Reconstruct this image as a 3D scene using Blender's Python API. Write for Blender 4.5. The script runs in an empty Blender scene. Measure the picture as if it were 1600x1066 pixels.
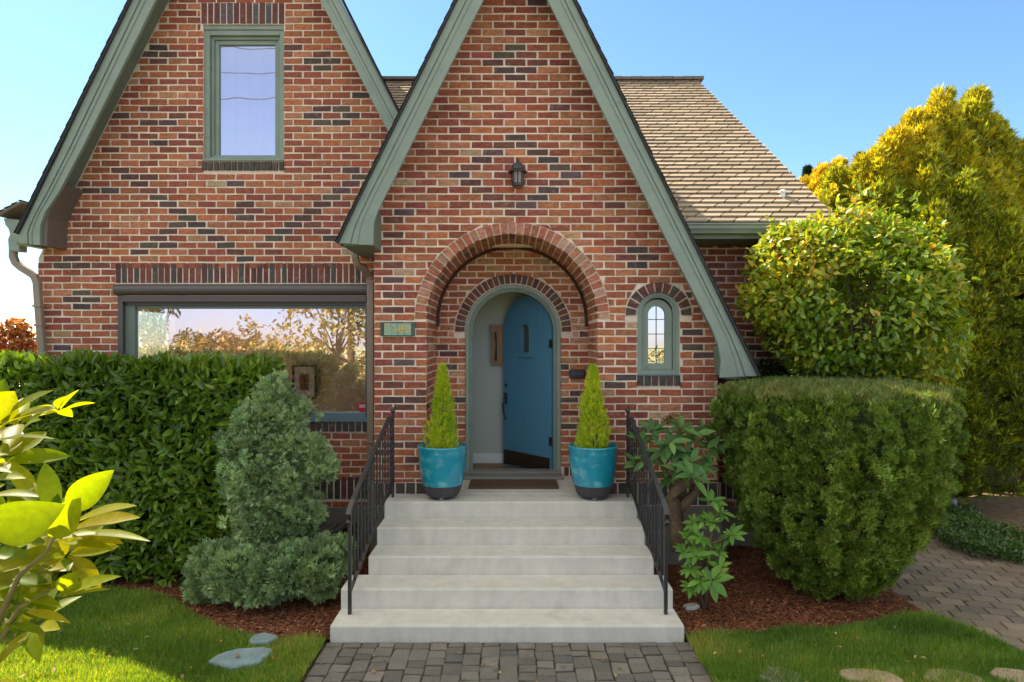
import bpy, bmesh, math, random
import numpy as np
from mathutils import Vector
random.seed(7); rng = np.random.default_rng(11)
S = bpy.context.scene
PI = math.pi
# ------------------------------------------------------------------ camera, sky, sun, exposure
CZ = 2.305
cam = bpy.data.objects.new('camera', bpy.data.cameras.new('camera'))
S.collection.objects.link(cam)
cam.location = (0, 0, CZ); cam.rotation_euler = (PI/2, 0, 0)
cam.data.lens = 22.5; cam.data.sensor_width = 36; cam.data.shift_y = 0.00125
cam.data.clip_start = 0.05; cam.data.clip_end = 3000
S.camera = cam
SUN_A, SUN_E = math.radians(43), math.radians(49)      # azimuth from -X towards +Y, elevation
sdir = Vector((-math.cos(SUN_E)*math.cos(SUN_A), math.cos(SUN_E)*math.sin(SUN_A), math.sin(SUN_E)))
W = bpy.data.worlds.new('World'); S.world = W; W.use_nodes = True
nt = W.node_tree; bg = nt.nodes['Background']
sky = nt.nodes.new('ShaderNodeTexSky'); sky.sky_type = 'NISHITA'; sky.sun_disc = False
sky.sun_elevation = SUN_E; sky.sun_rotation = math.atan2(sdir.x, sdir.y)
sky.air_density = 1.0; sky.dust_density = 0.25; sky.ozone_density = 1.5
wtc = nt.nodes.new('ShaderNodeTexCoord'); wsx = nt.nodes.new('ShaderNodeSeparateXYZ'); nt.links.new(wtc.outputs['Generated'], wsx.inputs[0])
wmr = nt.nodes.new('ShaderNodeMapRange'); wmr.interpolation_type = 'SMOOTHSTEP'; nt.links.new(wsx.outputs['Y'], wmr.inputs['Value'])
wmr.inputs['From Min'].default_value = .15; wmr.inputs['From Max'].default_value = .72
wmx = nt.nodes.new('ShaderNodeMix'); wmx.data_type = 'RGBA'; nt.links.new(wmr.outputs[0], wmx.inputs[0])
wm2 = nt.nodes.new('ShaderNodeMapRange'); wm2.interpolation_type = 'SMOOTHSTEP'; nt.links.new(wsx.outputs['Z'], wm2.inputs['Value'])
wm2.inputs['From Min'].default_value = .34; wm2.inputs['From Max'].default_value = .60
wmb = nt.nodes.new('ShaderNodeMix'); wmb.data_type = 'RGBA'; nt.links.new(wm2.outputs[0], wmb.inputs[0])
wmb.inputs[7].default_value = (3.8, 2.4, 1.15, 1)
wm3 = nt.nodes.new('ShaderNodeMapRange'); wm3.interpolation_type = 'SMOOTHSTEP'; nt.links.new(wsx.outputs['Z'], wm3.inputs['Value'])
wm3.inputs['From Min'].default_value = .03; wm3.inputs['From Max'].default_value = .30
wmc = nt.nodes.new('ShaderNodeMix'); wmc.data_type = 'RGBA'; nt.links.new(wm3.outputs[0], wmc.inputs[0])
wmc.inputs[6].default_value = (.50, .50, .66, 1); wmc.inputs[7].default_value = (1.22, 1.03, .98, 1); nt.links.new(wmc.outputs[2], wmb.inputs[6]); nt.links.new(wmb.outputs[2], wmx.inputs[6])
wmx.inputs[6].default_value = (1.75, 1.36, 1.0, 1); wmx.inputs[7].default_value = (.50, .63, .68, 1)   # sky behind the camera boosted warm to light the facade, dimmed blue ahead
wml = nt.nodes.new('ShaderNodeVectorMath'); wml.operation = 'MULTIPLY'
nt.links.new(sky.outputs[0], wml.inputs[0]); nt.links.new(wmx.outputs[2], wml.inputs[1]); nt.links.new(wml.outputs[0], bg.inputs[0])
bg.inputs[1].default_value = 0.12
sl = bpy.data.lights.new('sun', 'SUN'); sl.energy = 4.8; sl.angle = math.radians(0.5); sl.color = (1.0, 0.9, 0.72)
so = bpy.data.objects.new('sun', sl); S.collection.objects.link(so)
so.rotation_euler = sdir.to_track_quat('Z', 'Y').to_euler(); so.location = sdir*50
S.view_settings.view_transform = 'Standard'; S.view_settings.look = 'None'
S.view_settings.exposure = 1.55; S.view_settings.gamma = 1.0
S.cycles.max_bounces = 8; S.cycles.transparent_max_bounces = 12

# ------------------------------------------------------------------ helpers
C = S.collection
def tag(o, label=None, cat=None, group=None, kind=None):
    if label: o['label'] = label
    if cat: o['category'] = cat
    if group: o['group'] = group
    if kind: o['kind'] = kind
    return o
def empty(name, loc, label, cat, group=None):
    o = bpy.data.objects.new(name, None); C.objects.link(o); o.location = loc
    o.empty_display_size = 0.1
    return tag(o, label, cat, group)
def P(x, y, d):                     # a point of the photograph put on the plane at depth d -> X, Z
    return ((x-800)*d/1000.0, CZ+(535-y)*d/1000.0)
def PX(x, d): return (x-800)*d/1000.0
def PZ(y, d): return CZ+(535-y)*d/1000.0

class MB:
    def __init__(s): s.v = []; s.f = []; s.c = []; s.cur = (1, 1, 1)
    def add(s, vs, fs, col=None):
        n = len(s.v); s.v += [tuple(a) for a in vs]
        c = col or s.cur
        for f in fs: s.f.append([i+n for i in f]); s.c.append(c)
    def box(s, x0, x1, y0, y1, z0, z1, col=None):
        s.add([(x0,y0,z0),(x1,y0,z0),(x1,y1,z0),(x0,y1,z0),(x0,y0,z1),(x1,y0,z1),(x1,y1,z1),(x0,y1,z1)],
              [(0,3,2,1),(4,5,6,7),(0,1,5,4),(1,2,6,5),(2,3,7,6),(3,0,4,7)], col)
    def prism(s, poly, y0, y1, col=None):        # XZ outline extruded along Y
        n = len(poly)
        a = sum(poly[i][0]*poly[(i+1) % n][1]-poly[(i+1) % n][0]*poly[i][1] for i in range(n))
        if a < 0: poly = poly[::-1]
        vs = [(x, y0, z) for x, z in poly]+[(x, y1, z) for x, z in poly]
        fs = [tuple(range(n)), tuple(range(2*n-1, n-1, -1))]+[(i, i+n, (i+1) % n+n, (i+1) % n) for i in range(n)]
        s.add(vs, fs, col)
    def prismz(s, poly, z0, z1, col=None):       # XY outline extruded along Z
        n = len(poly)
        a = sum(poly[i][0]*poly[(i+1) % n][1]-poly[(i+1) % n][0]*poly[i][1] for i in range(n))
        if a < 0: poly = poly[::-1]
        vs = [(x, y, z0) for x, y in poly]+[(x, y, z1) for x, y in poly]
        fs = [tuple(range(n-1, -1, -1)), tuple(range(n, 2*n))]+[(i, (i+1) % n, (i+1) % n+n, i+n) for i in range(n)]
        s.add(vs, fs, col)
    def tube(s, pts, r, n=8, col=None, sq=None, up=(0, 0, 1)):
        pts = [Vector(p) for p in pts]; rs = r if isinstance(r, (list, tuple)) else [r]*len(pts)
        vs = []; m = len(pts)
        if sq: n = 4
        for i, p in enumerate(pts):
            t = (pts[min(i+1, m-1)]-pts[max(i-1, 0)]).normalized()
            u = Vector(up)
            if abs(t.dot(u)) > 0.97: u = Vector((0, 1, 0)) if abs(t.y) < .9 else Vector((1, 0, 0))
            a = t.cross(u).normalized(); b = a.cross(t)
            if sq:
                for sx, sy in ((-1,-1),(1,-1),(1,1),(-1,1)): vs.append(p+a*sx*sq[0]/2+b*sy*sq[1]/2)
            else:
                for k in range(n):
                    q = 2*PI*k/n; vs.append(p+(a*math.cos(q)+b*math.sin(q))*rs[i])
        fs = [tuple(range(n-1, -1, -1)), tuple(range((m-1)*n, m*n))]
        for i in range(m-1):
            for k in range(n):
                fs.append((i*n+k, i*n+(k+1) % n, (i+1)*n+(k+1) % n, (i+1)*n+k))
        s.add(vs, fs, col)
    def lathe(s, prof, c=(0, 0, 0), n=32, col=None, closed=True):
        vs = []; m = len(prof)
        for r, z in prof:
            for k in range(n): q = 2*PI*k/n; vs.append((c[0]+r*math.cos(q), c[1]+r*math.sin(q), c[2]+z))
        fs = [(i*n+k, i*n+(k+1) % n, (i+1)*n+(k+1) % n, (i+1)*n+k) for i in range(m-1) for k in range(n)]
        if closed: fs += [tuple(range(n-1, -1, -1)), tuple(range((m-1)*n, m*n))]
        s.add(vs, fs, col)
    def build(s, name, mat, parent=None, smooth=False, bevel=0, loc=None):
        me = bpy.data.meshes.new(name); 
        V = s.v if loc is None else [(a-loc[0], b-loc[1], c-loc[2]) for a, b, c in s.v]
        me.from_pydata(V, [], s.f)
        at = me.attributes.new('Col', 'FLOAT_COLOR', 'FACE')
        at.data.foreach_set('color', np.array([(c[0], c[1], c[2], 1) for c in s.c], dtype=np.float32).ravel())
        me.materials.append(mat)
        if smooth: me.polygons.foreach_set('use_smooth', [True]*len(me.polygons))
        o = bpy.data.objects.new(name, me); C.objects.link(o)
        if loc is not None: o.location = loc
        if parent: o.parent = parent; o.matrix_parent_inverse.identity()
        if parent and loc is None and s.v:
            off = np.zeros(3); q = parent
            while q: off += np.array(q.location); q = q.parent
            me.vertices.foreach_set('co', (np.array(V)-off).astype(np.float32).ravel()); me.update()
        if bevel:
            b = o.modifiers.new('bevel', 'BEVEL'); b.width = bevel; b.segments = 2; b.limit_method = 'ANGLE'
        return o

def arc(cx, cz, r, a0, a1, n): return [(cx+r*math.cos(a0+(a1-a0)*i/n), cz+r*math.sin(a0+(a1-a0)*i/n)) for i in range(n+1)]
def arched(cx, hw, zb, zs, n=28): return [(cx-hw, zb), (cx+hw, zb)]+arc(cx, zs, hw, 0, PI, n)
def plate(mb, outer, holes, y0, y1, col=None):   # XZ plate with holes
    bm = bmesh.new(); loops = []
    for L in [outer]+holes:
        vs = [bm.verts.new((x, y0, z)) for x, z in L]
        for i in range(len(vs)): bm.edges.new((vs[i], vs[(i+1) % len(vs)]))
        loops.append(L)
    bmesh.ops.triangle_fill(bm, use_beauty=True, use_dissolve=False, edges=bm.edges[:], normal=(0, -1, 0))
    bm.verts.index_update()
    V = [tuple(v.co) for v in bm.verts]; F = [[v.index for v in f.verts] for f in bm.faces]
    for f, ff in zip(bm.faces, F):
        if f.normal.y > 0: ff.reverse()
    bm.free()
    mb.add(V, F, col); mb.add([(a, y1, c) for a, b, c in V], [f[::-1] for f in F], col)
    for L in [outer]+holes:
        n = len(L); mb.add([(x, y0, z) for x, z in L]+[(x, y1, z) for x, z in L], [(i, i+n, (i+1) % n+n, (i+1) % n) for i in range(n)], col)

# ------------------------------------------------------------------ materials
def newmat(name):
    m = bpy.data.materials.new(name); m.use_nodes = True
    return m, m.node_tree, m.node_tree.nodes['Principled BSDF']
def mat(name, col=(1,1,1), rough=.6, var=0, vscale=8, bump=0, bscale=40, attr=False, metal=0, trans=0, tcol=None, coat=0,
        spec=.5, vscale3=None, bdist=.01, var2=0, v2scale=1.2, tint2=None):
    m, t, b = newmat(name); N = t.nodes; L = t.links
    b.inputs['Roughness'].default_value = rough; b.inputs['Metallic'].default_value = metal
    b.inputs['Specular IOR Level'].default_value = spec
    if coat: b.inputs['Coat Weight'].default_value = coat; b.inputs['Coat Roughness'].default_value = .05
    tc = N.new('ShaderNodeTexCoord'); src = None
    if attr:
        a = N.new('ShaderNodeAttribute'); a.attribute_name = 'Col'; src = a.outputs['Color']
    else:
        r = N.new('ShaderNodeRGB'); r.outputs[0].default_value = (*col, 1); src = r.outputs[0]
    def vary(src, amt, sc, sc3=None):
        mp = N.new('ShaderNodeMapping'); mp.inputs['Scale'].default_value = sc3 or (1, 1, 1)
        L.new(tc.outputs['Object'], mp.inputs['Vector'])
        n = N.new('ShaderNodeTexNoise'); n.inputs['Scale'].default_value = sc; n.inputs['Detail'].default_value = 5
        n.inputs['Roughness'].default_value = .6
        L.new(mp.outputs[0], n.inputs['Vector'])
        mr = N.new('ShaderNodeMapRange'); mr.inputs['From Min'].default_value = .3; mr.inputs['From Max'].default_value = .7
        mr.inputs['To Min'].default_value = 1-amt; mr.inputs['To Max'].default_value = 1+amt
        L.new(n.outputs['Fac'], mr.inputs['Value'])
        mx = N.new('ShaderNodeVectorMath'); mx.operation = 'MULTIPLY'
        L.new(src, mx.inputs[0]); L.new(mr.outputs[0], mx.inputs[1])
        return mx.outputs[0]
    if var: src = vary(src, var, vscale, vscale3)
    if var2: src = vary(src, var2, v2scale)
    if tint2:                          # patches of a second colour (stains, smears)
        n = N.new('ShaderNodeTexNoise'); n.inputs['Scale'].default_value = tint2[1]; n.inputs['Detail'].default_value = 6
        L.new(tc.outputs['Object'], n.inputs['Vector'])
        mr = N.new('ShaderNodeMapRange'); mr.inputs['From Min'].default_value = tint2[2]; mr.inputs['From Max'].default_value = tint2[3]
        mr.inputs['To Max'].default_value = tint2[4]
        L.new(n.outputs['Fac'], mr.inputs['Value'])
        mx = N.new('ShaderNodeMix'); mx.data_type = 'RGBA'; L.new(mr.outputs[0], mx.inputs[0])
        L.new(src, mx.inputs[6]); mx.inputs[7].default_value = (*tint2[0], 1); src = mx.outputs[2]
    L.new(src, b.inputs['Base Color'])
    if bump:
        n = N.new('ShaderNodeTexNoise'); n.inputs['Scale'].default_value = bscale; n.inputs['Detail'].default_value = 4
        L.new(tc.outputs['Object'], n.inputs['Vector'])
        bp = N.new('ShaderNodeBump'); bp.inputs['Strength'].default_value = bump; bp.inputs['Distance'].default_value = bdist
        L.new(n.outputs['Fac'], bp.inputs['Height']); L.new(bp.outputs[0], b.inputs['Normal'])
    if trans:
        tr = N.new('ShaderNodeBsdfTranslucent')
        if tcol:
            mm = N.new('ShaderNodeVectorMath'); mm.operation = 'MULTIPLY'; L.new(src, mm.inputs[0]); mm.inputs[1].default_value = tcol
            L.new(mm.outputs[0], tr.inputs[0])
        else: L.new(src, tr.inputs[0])
        ms = N.new('ShaderNodeMixShader'); ms.inputs[0].default_value = trans
        L.new(b.outputs[0], ms.inputs[1]); L.new(tr.outputs[0], ms.inputs[2]); L.new(ms.outputs[0], N['Material Output'].inputs[0])
    return m
def glassmat(name, refl, tint=(.75,.75,1), ttint=(.8,.8,.8)):
    m, t, b = newmat(name); N = t.nodes; L = t.links; N.remove(b)
    g = N.new('ShaderNodeBsdfGlossy'); g.inputs['Roughness'].default_value = 0.0; g.inputs['Color'].default_value = (*tint, 1)
    tc = N.new('ShaderNodeTexCoord'); nz = N.new('ShaderNodeTexNoise'); nz.inputs['Scale'].default_value = 1.3
    L.new(tc.outputs['Object'], nz.inputs['Vector'])
    bp = N.new('ShaderNodeBump'); bp.inputs['Strength'].default_value = .25; bp.inputs['Distance'].default_value = .01
    L.new(nz.outputs['Fac'], bp.inputs['Height']); L.new(bp.outputs[0], g.inputs['Normal'])
    tr = N.new('ShaderNodeBsdfTransparent'); tr.inputs['Color'].default_value = (*ttint, 1)
    ms = N.new('ShaderNodeMixShader'); ms.inputs[0].default_value = refl
    L.new(tr.outputs[0], ms.inputs[1]); L.new(g.outputs[0], ms.inputs[2]); L.new(ms.outputs[0], N['Material Output'].inputs[0])
    return m
M = {}
M['brick'] = mat('brick', attr=True, rough=.85, var=.34, vscale=22, vscale3=(1, 1, 2.2), bump=.9, bscale=60, bdist=.008, var2=.13, v2scale=.9,
                 tint2=((.52,.38,.28), 13, .58, .75, .30))
M['brick_warm'] = M['brick']
M['mortar'] = mat('mortar', (.80,.64,.51), rough=.95, var=.16, vscale=5, bump=1, bscale=60, bdist=.008, var2=.10, v2scale=1.1)
M['trim'] = mat('green_paint', (.24,.285,.235), rough=.55, var=.10, vscale=4, bump=.25, bscale=45, bdist=.004, tint2=((.13,.14,.10), 9, .60, .74, .35))
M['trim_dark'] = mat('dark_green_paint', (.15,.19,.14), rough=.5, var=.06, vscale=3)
M['soffit'] = mat('soffit_brown', (.16,.12,.075), rough=.7, var=.1)
M['shingle'] = mat('roof_shingle', attr=True, rough=.95, var=.22, vscale=60, bump=.5, bscale=200, bdist=.004)
M['shingle_dark'] = mat('roof_edge', (.045,.042,.045), rough=.95, var=.3, vscale=30)
M['gutter'] = mat('downspout_tan', (.27,.205,.15), rough=.45, var=.08, vscale=6)
M['shadebox'] = mat('shade_housing', (.10,.085,.08), rough=.35)
M['concrete'] = mat('painted_concrete', (.60,.555,.495), rough=.85, var=.08, vscale=8, vscale3=(1,1,.22), bump=.25, bscale=120, bdist=.003, var2=.05, v2scale=14,
                    tint2=((.38,.32,.25), 5, .55, .76, .30))
M['foundation'] = mat('foundation_stucco', (.20,.165,.14), rough=.9, var=.1, vscale=6, bump=.3)
M['door'] = mat('blue_door_paint', (.085,.245,.37), rough=.38, var=.1, vscale=4, vscale3=(12, 12, .6))
M['door_edge'] = mat('light_blue_edge', (.10,.24,.33), rough=.4)
M['kick'] = mat('bronze_plate', (.035,.018,.012), rough=.35, var=.3, vscale=20)
M['iron'] = mat('black_iron', (.022,.02,.024), rough=.38, var=.3, vscale=12, spec=.7)
M['wallint'] = mat('interior_wall', (.46,.49,.42), rough=.7)
M['beige'] = mat('beige_wall', (.80,.68,.54), rough=.8)
M['white'] = mat('white_paint', (.75,.74,.70), rough=.6)
M['wood'] = mat('oiled_wood', (.26,.13,.05), rough=.5, var=.25, vscale=6, vscale3=(8, 8, 1))
M['mat'] = mat('coir_mat', (.12,.07,.035), rough=1, var=.3, vscale=120, bump=.8, bscale=300)
M['sillstone'] = mat('grey_sill_paint', (.24,.22,.205), rough=.6, var=.08)
M['bluesill'] = mat('blue_grey_sill', (.14,.20,.24), rough=.4, var=.06)
M['lead'] = mat('lead_came', (.12,.12,.12), rough=.5)

# ------------------------------------------------------------------ brickwork
RED = [(.39,.115,.050), (.34,.090,.042), (.44,.135,.055), (.29,.075,.042), (.40,.145,.072), (.27,.070,.042), (.37,.108,.052), (.45,.17,.085), (.43,.135,.055), (.29,.07,.05), (.33,.08,.04)]
TAN = [(.47,.24,.12), (.44,.20,.10), (.46,.28,.17)]
DARK = [(.12,.05,.045), (.085,.055,.055), (.16,.055,.04), (.10,.072,.05), (.12,.065,.07), (.20,.065,.045), (.115,.05,.045)]
ORANGE = [(.46,.155,.06), (.40,.125,.055), (.50,.20,.09), (.36,.10,.05), (.48,.24,.13)]
DARKMIX = [(.13,.05,.045), (.10,.07,.065), (.085,.045,.045), (.16,.055,.045), (.11,.09,.07)]
def pick(pal, tan=.03, dk=.01):
    r = random.random()
    base = random.choice(TAN if r < tan else (DARKMIX if r < tan+dk else pal))
    k = random.uniform(.85, 1.15)
    return tuple(min(1, c*k*random.uniform(.94, 1.06)) for c in base)
def front_map(y): return lambda u, w, z: (u, y-w, z)
def brick_fill(mb, mp, u0, u1, z0, z1, ch, bw, zphase, uphase, holes=(), left=None, right=None, dark=(), pal=RED, tan=.03, dk=.010, proud=.0045, j=.0175, flip=False):
    """running bond; zphase = centre height of an even row, uphase = centre of one brick on that row"""
    dset = set()
    def rc(u, z):
        r = round((z-zphase)/ch); off = 0 if r % 2 == 0 else .5
        return r, round((u-uphase)/bw-off)
    for (u, z) in dark: dset.add(rc(u, z))
    r0 = math.floor((z0-zphase)/ch)-1; r1 = math.ceil((z1-zphase)/ch)+1
    for r in range(r0, r1+1):
        zc = zphase+r*ch; lo = max(z0, zc-ch/2+j/2*.95); hi = min(z1, zc+ch/2-j/2*.95)
        if hi-lo < .015: continue
        off = 0 if r % 2 == 0 else .5
        L = (left(lo), left(hi)) if left else (u0, u0); R = (right(lo), right(hi)) if right else (u1, u1)
        segs = [(L, R)]
        for h in holes:
            a, b = h(lo), h(hi)
            if a is None and b is None: continue
            if a is None: a = b
            if b is None: continue      # the ring of voussoirs covers this row
            ns = []
            for (l, rr) in segs:
                if a[1] <= l[0] or a[0] >= rr[0]: ns.append((l, rr)); continue
                if a[0] > l[0]: ns.append((l, (a[0], b[0])))
                if a[1] < rr[0]: ns.append(((a[1], b[1]), rr))
            segs = ns
        i0 = math.floor((u0-uphase)/bw-off)-1; i1 = math.ceil((u1-uphase)/bw-off)+1
        for i in range(i0, i1+1):
            a = uphase+(i+off-.5)*bw+j/2+random.uniform(-.002, .002); b = uphase+(i+off+.5)*bw-j/2+random.uniform(-.002, .002)
            c = None
            for (l, rr) in segs:
                la, lb = max(a, l[0]), max(a, l[1]); ra, rb = min(b, rr[0]), min(b, rr[1])
                if max(ra-la, rb-lb) < .02 or (min(ra-la, rb-lb) < .012 and max(ra-la, rb-lb) < .05): continue
                if ra < la: ra = la+.001
                if rb < lb: rb = lb+.001
                col = pick(DARK, 0, 0) if (r, i) in dset else pick(pal, tan, dk)
                q = lambda s=.0036: random.uniform(-s, s)
                w = proud+random.uniform(-.002, .002)
                pts = [(la+q(), lo+q()), (ra+q(), lo+q()), (rb+q(), hi+q()), (lb+q(), hi+q())]
                brick_quad(mb, mp, pts, w, col, flip)
def brick_quad(mb, mp, pts, w, col, flip=False):
    e = .003
    cx = sum(p[0] for p in pts)/4; cz = sum(p[1] for p in pts)/4
    inn = [(u+(e if u < cx else -e), z+(e if z < cz else -e)) for u, z in pts]
    vs = [mp(u, -.012, z) for u, z in pts]+[mp(u, w-e, z) for u, z in pts]+[mp(u, w, z) for u, z in inn]
    fs = [(8, 9, 10, 11)]+[(k, (k+1) % 4, (k+1) % 4+4, k+4) for k in range(4)]+[(k+4, (k+1) % 4+4, (k+1) % 4+8, k+8) for k in range(4)]
    if flip: fs = [f[::-1] for f in fs]
    mb.add(vs, fs, col)
def soldiers(mb, mp, u0, u1, z0, z1, n, pal, j=.015, w=.006):
    bw = (u1-u0)/n
    for i in range(n):
        a, b = u0+i*bw+j/2+random.uniform(-.002, .002), u0+(i+1)*bw-j/2+random.uniform(-.002, .002)
        q = lambda: random.uniform(-.002, .002)
        brick_quad(mb, mp, [(a+q(), z0+q()), (b+q(), z0+q()), (b+q(), z1+q()), (a+q(), z1+q())], w+random.uniform(-.002, .003), pick(pal, 0, 0))
def voussoirs(mb, mp, cx, cz, r0, r1, a0, a1, n, pal, j=.015, w=.011, alt=None):
    for i in range(n):
        t0 = a0+(a1-a0)*i/n; t1 = a0+(a1-a0)*(i+1)/n; g0 = j/2/r0; g1 = j/2/r1; s = 1 if a1 > a0 else -1
        q = lambda: random.uniform(-.0015, .0015)
        pts = [(cx+r0*math.cos(t1-s*g0)+q(), cz+r0*math.sin(t1-s*g0)+q()), (cx+r0*math.cos(t0+s*g0)+q(), cz+r0*math.sin(t0+s*g0)+q()),
               (cx+r1*math.cos(t0+s*g1)+q(), cz+r1*math.sin(t0+s*g1)+q()), (cx+r1*math.cos(t1-s*g1)+q(), cz+r1*math.sin(t1-s*g1)+q())]
        c = pick(pal, 0, 0) if alt is None else pick(alt[i % len(alt)], 0, 0)
        vs = [mp(u, -.012, z) for u, z in pts]+[mp(u, w, z) for u, z in pts]
        mb.add(vs, [(4, 5, 6, 7)]+[(k, (k+1) % 4, (k+1) % 4+4, k+4) for k in range(4)], c)
def arch_hole(cx, hw, zb, zs):
    def f(z):
        if z < zb: return None
        if z <= zs: return (cx-hw, cx+hw)
        d = z-zs
        if d >= hw: return None
        h = math.sqrt(hw*hw-d*d); return (cx-h, cx+h)
    return f
def rect_hole(x0, x1, z0, z1): return lambda z: (x0, x1) if z0 <= z <= z1 else None

YE, YM, YD = 6.59, 7.2, 7.45               # entry gable wall, main front wall
FZ = .749                        # porch floor
house = empty('brick_house', (0, YM, 0), 'red brick cottage with steep green trimmed gables and a round arched porch', 'house')
XL, XR = -5.33, 3.10
MAPX, MAPZ = -2.95, 8.2          # apex of the left gable roof
APX, APZ = .031, 6.74            # apex of the entry gable roof
# openings
pw = (PX(185, YM), PX(576, YM), PZ(657, YM), PZ(444, YM))         # picture window
uw = (PX(317, YM), PX(443.5, YM), PZ(252, YM), PZ(38, YM))        # upper window
AR, AS = .883, 2.54                                               # porch arch radius, spring
DCX, DR, DS = .013, .555, 2.424                                    # door frame
SW = (PX(1029, YE), .222, 1.972, 2.612)                           # small arched window: cx, half, bottom, spring

# ---- main front wall: mortar sheet + bricks
mw = MB()
outl = [(XL, -.3), (XR, -.3), (XR, 3.385), (-.62, 3.385), (MAPX, 7.95), (XL, 3.25)]
plate(mw, outl, [[(pw[0], pw[2]), (pw[1], pw[2]), (pw[1], pw[3]), (pw[0], pw[3])],
                 [(uw[0], uw[2]), (uw[1], uw[2]), (uw[1], uw[3]), (uw[0], uw[3])],
                 arched(0, AR, FZ-.2, AS, 48)], YM+.002, YM+.10)
plate(mw, [(-1.1, FZ-.4), (1.1, FZ-.4), (1.1, 3.55), (-1.1, 3.55)], [arched(0, AR, FZ-.2, AS, 48)], YM+.1005, YD-.002)
plate(mw, [(-1.1, FZ-.4), (1.1, FZ-.4), (1.1, 3.55), (-1.1, 3.55)], [arched(DCX, DR-.01, FZ-.06, DS)], YD+.002, YD+.10)
wall = mw.build('wall', M['mortar'], house)
DM = [(600,180),(567,205),(640,205),(606,232),(1228,196),(1190,224),(1268,224),(1237,250),(528,407),(600,405),(490,433),(642,431),(530,458),(603,458),
(1230,401),(1304,401),(1187,427),(1341,427),(1232,453),(1304,453),(429,642),(461,668),(342,692),(496,692),(375,719),(533,717),(577,745),(618,770),(652,797),
(687,825),(657,851),(731,851),(618,878),(768,878),(575,903),(804,903),(538,932),(843,927),(499,958),(900,954),(249,983),(285,1010),(360,1010),(918,980),
(995,928),(1034,901),(1070,875),(1105,847),(1178,847),(1145,820),(1180,793),(1217,767),(1255,740),(1297,711),(1342,685),(1371,659),(1346,633),(881,796),
(951,796),(917,769),(917,822),(1230,873),(1262,900),(862,689)]
DM = [P(x/2.423, y/2.423, YM) for x, y in DM]+[P(x/2.667, 400+y/2.667, YM) for x, y in [(313,160),(280,188),(362,188),(317,215),(235,385),(280,412),(250,44)]]
DM += [P(x, y, YM) for x, y in [(1190,541),(1188,521),(1205,555),(1180,575)]]
mb = MB(); FM = front_map(YM)
z_sold_t = PZ(412, YM); z_sold_b = PZ(442, YM)
sx0, sx1 = PX(180, YM), PX(574, YM)
gl = lambda z: max(XL+.002, MAPX-(7.95-z)/2.0)
def gr(z): return XR-.002 if z < 3.385 else MAPX+(7.95-z)/2.0
holesM = [rect_hole(pw[0], pw[1], pw[2]-.13, pw[3]), rect_hole(sx0, sx1, z_sold_b-.012, z_sold_t+.006),
          rect_hole(uw[0], uw[1], uw[2]-.115, uw[3]+.0), rect_hole(PX(313,YM), PX(446,YM), PZ(38,YM)-.004, PZ(3,YM)),
          rect_hole(-1.36, 2.06, -1, 3.9), rect_hole(XL, XR, .52, .80)]
brick_fill(mb, FM, XL, XR, .455, 7.9, .0767, .2165, 5.622, -3.977, holes=holesM, left=gl, right=gr, dark=DM, tan=.015)
# left part of the mortar is a little pinker in its bricks: soldier courses and sills
soldiers(mb, FM, sx0, sx1, z_sold_b, z_sold_t, 41, [(.16,.045,.035),(.20,.055,.04),(.11,.045,.04),(.075,.06,.055),(.22,.07,.05)])
soldiers(mb, FM, PX(314,YM), PX(445,YM), PZ(37,YM), PZ(5,YM), 13, [(.17,.05,.05),(.11,.08,.10),(.14,.05,.045),(.09,.08,.09)])
soldiers(mb, FM, uw[0]-.01, uw[1]+.01, uw[2]-.105, uw[2]-.012, 14, [(.07,.055,.045),(.09,.065,.05)], w=.022)
soldiers(mb, FM, pw[0], pw[1], pw[2]-.122, pw[2]-.02, 38, [(.055,.045,.045),(.11,.04,.035),(.075,.045,.04)], w=.022)
soldiers(mb, FM, XL, -1.40, .545, .792, 52, [(.055,.04,.035),(.12,.04,.035),(.065,.055,.035),(.10,.05,.045)])
soldiers(mb, FM, 2.1, XR, .545, .792, 13, [(.055,.04,.035),(.12,.04,.035),(.065,.055,.035)])
# porch back wall
DD = [P(600+x/2.805, 400+y/2.805, YD) for x, y in [(270,395),(312,428),(812,483),(850,607),(337,637),(805,700),(810,757)]]
FD = front_map(YD)
brick_fill(mb, FD, -.90, .90, .86, 3.45, .0767, .2165, 5.622, .02, holes=[arch_hole(DCX, DR, 0, DS), arch_hole(DCX, .69, DS-.01, DS)],
           dark=DD, pal=ORANGE, tan=.08, dk=.02)
soldiers(mb, FD, -.88, DCX-DR-.03, FZ+.006, .85, 4, DARKMIX); soldiers(mb, FD, DCX+DR+.03, .88, FZ+.006, .85, 4, DARKMIX)
voussoirs(mb, FD, DCX, DS, DR+.012, .675, 0, PI, 29, DARKMIX, alt=[DARK, [(.15,.07,.05)], DARK, [(.19,.07,.05),(.10,.07,.05)]], w=.012, j=.013)
bricks = mb.build('brickwork', M['brick'], wall)
tag(bricks, 'red brick face of the long front wall with darker brick lozenges')

# ---- entry gable wall
ew = MB()
elx, erx = -1.417, 2.12
eol = [(elx, -.3), (-AR, -.3), (-AR, FZ-.25), (AR, FZ-.25), (AR, -.3), (erx, -.3), (erx, APZ-.24-(erx-APX)*2.024), (APX, APZ-.24), (elx, APZ-.24-(APX-elx)*2.024)]
eol = [(elx, -.3), (erx, -.3), (erx, APZ-.24-(erx-APX)*2.024), (APX, APZ-.24), (elx, APZ-.24-(APX-elx)*2.024)]
plate(ew, eol, [arched(0, AR, FZ-.2, AS, 48)], YE+.002, YM-.002)
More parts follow.
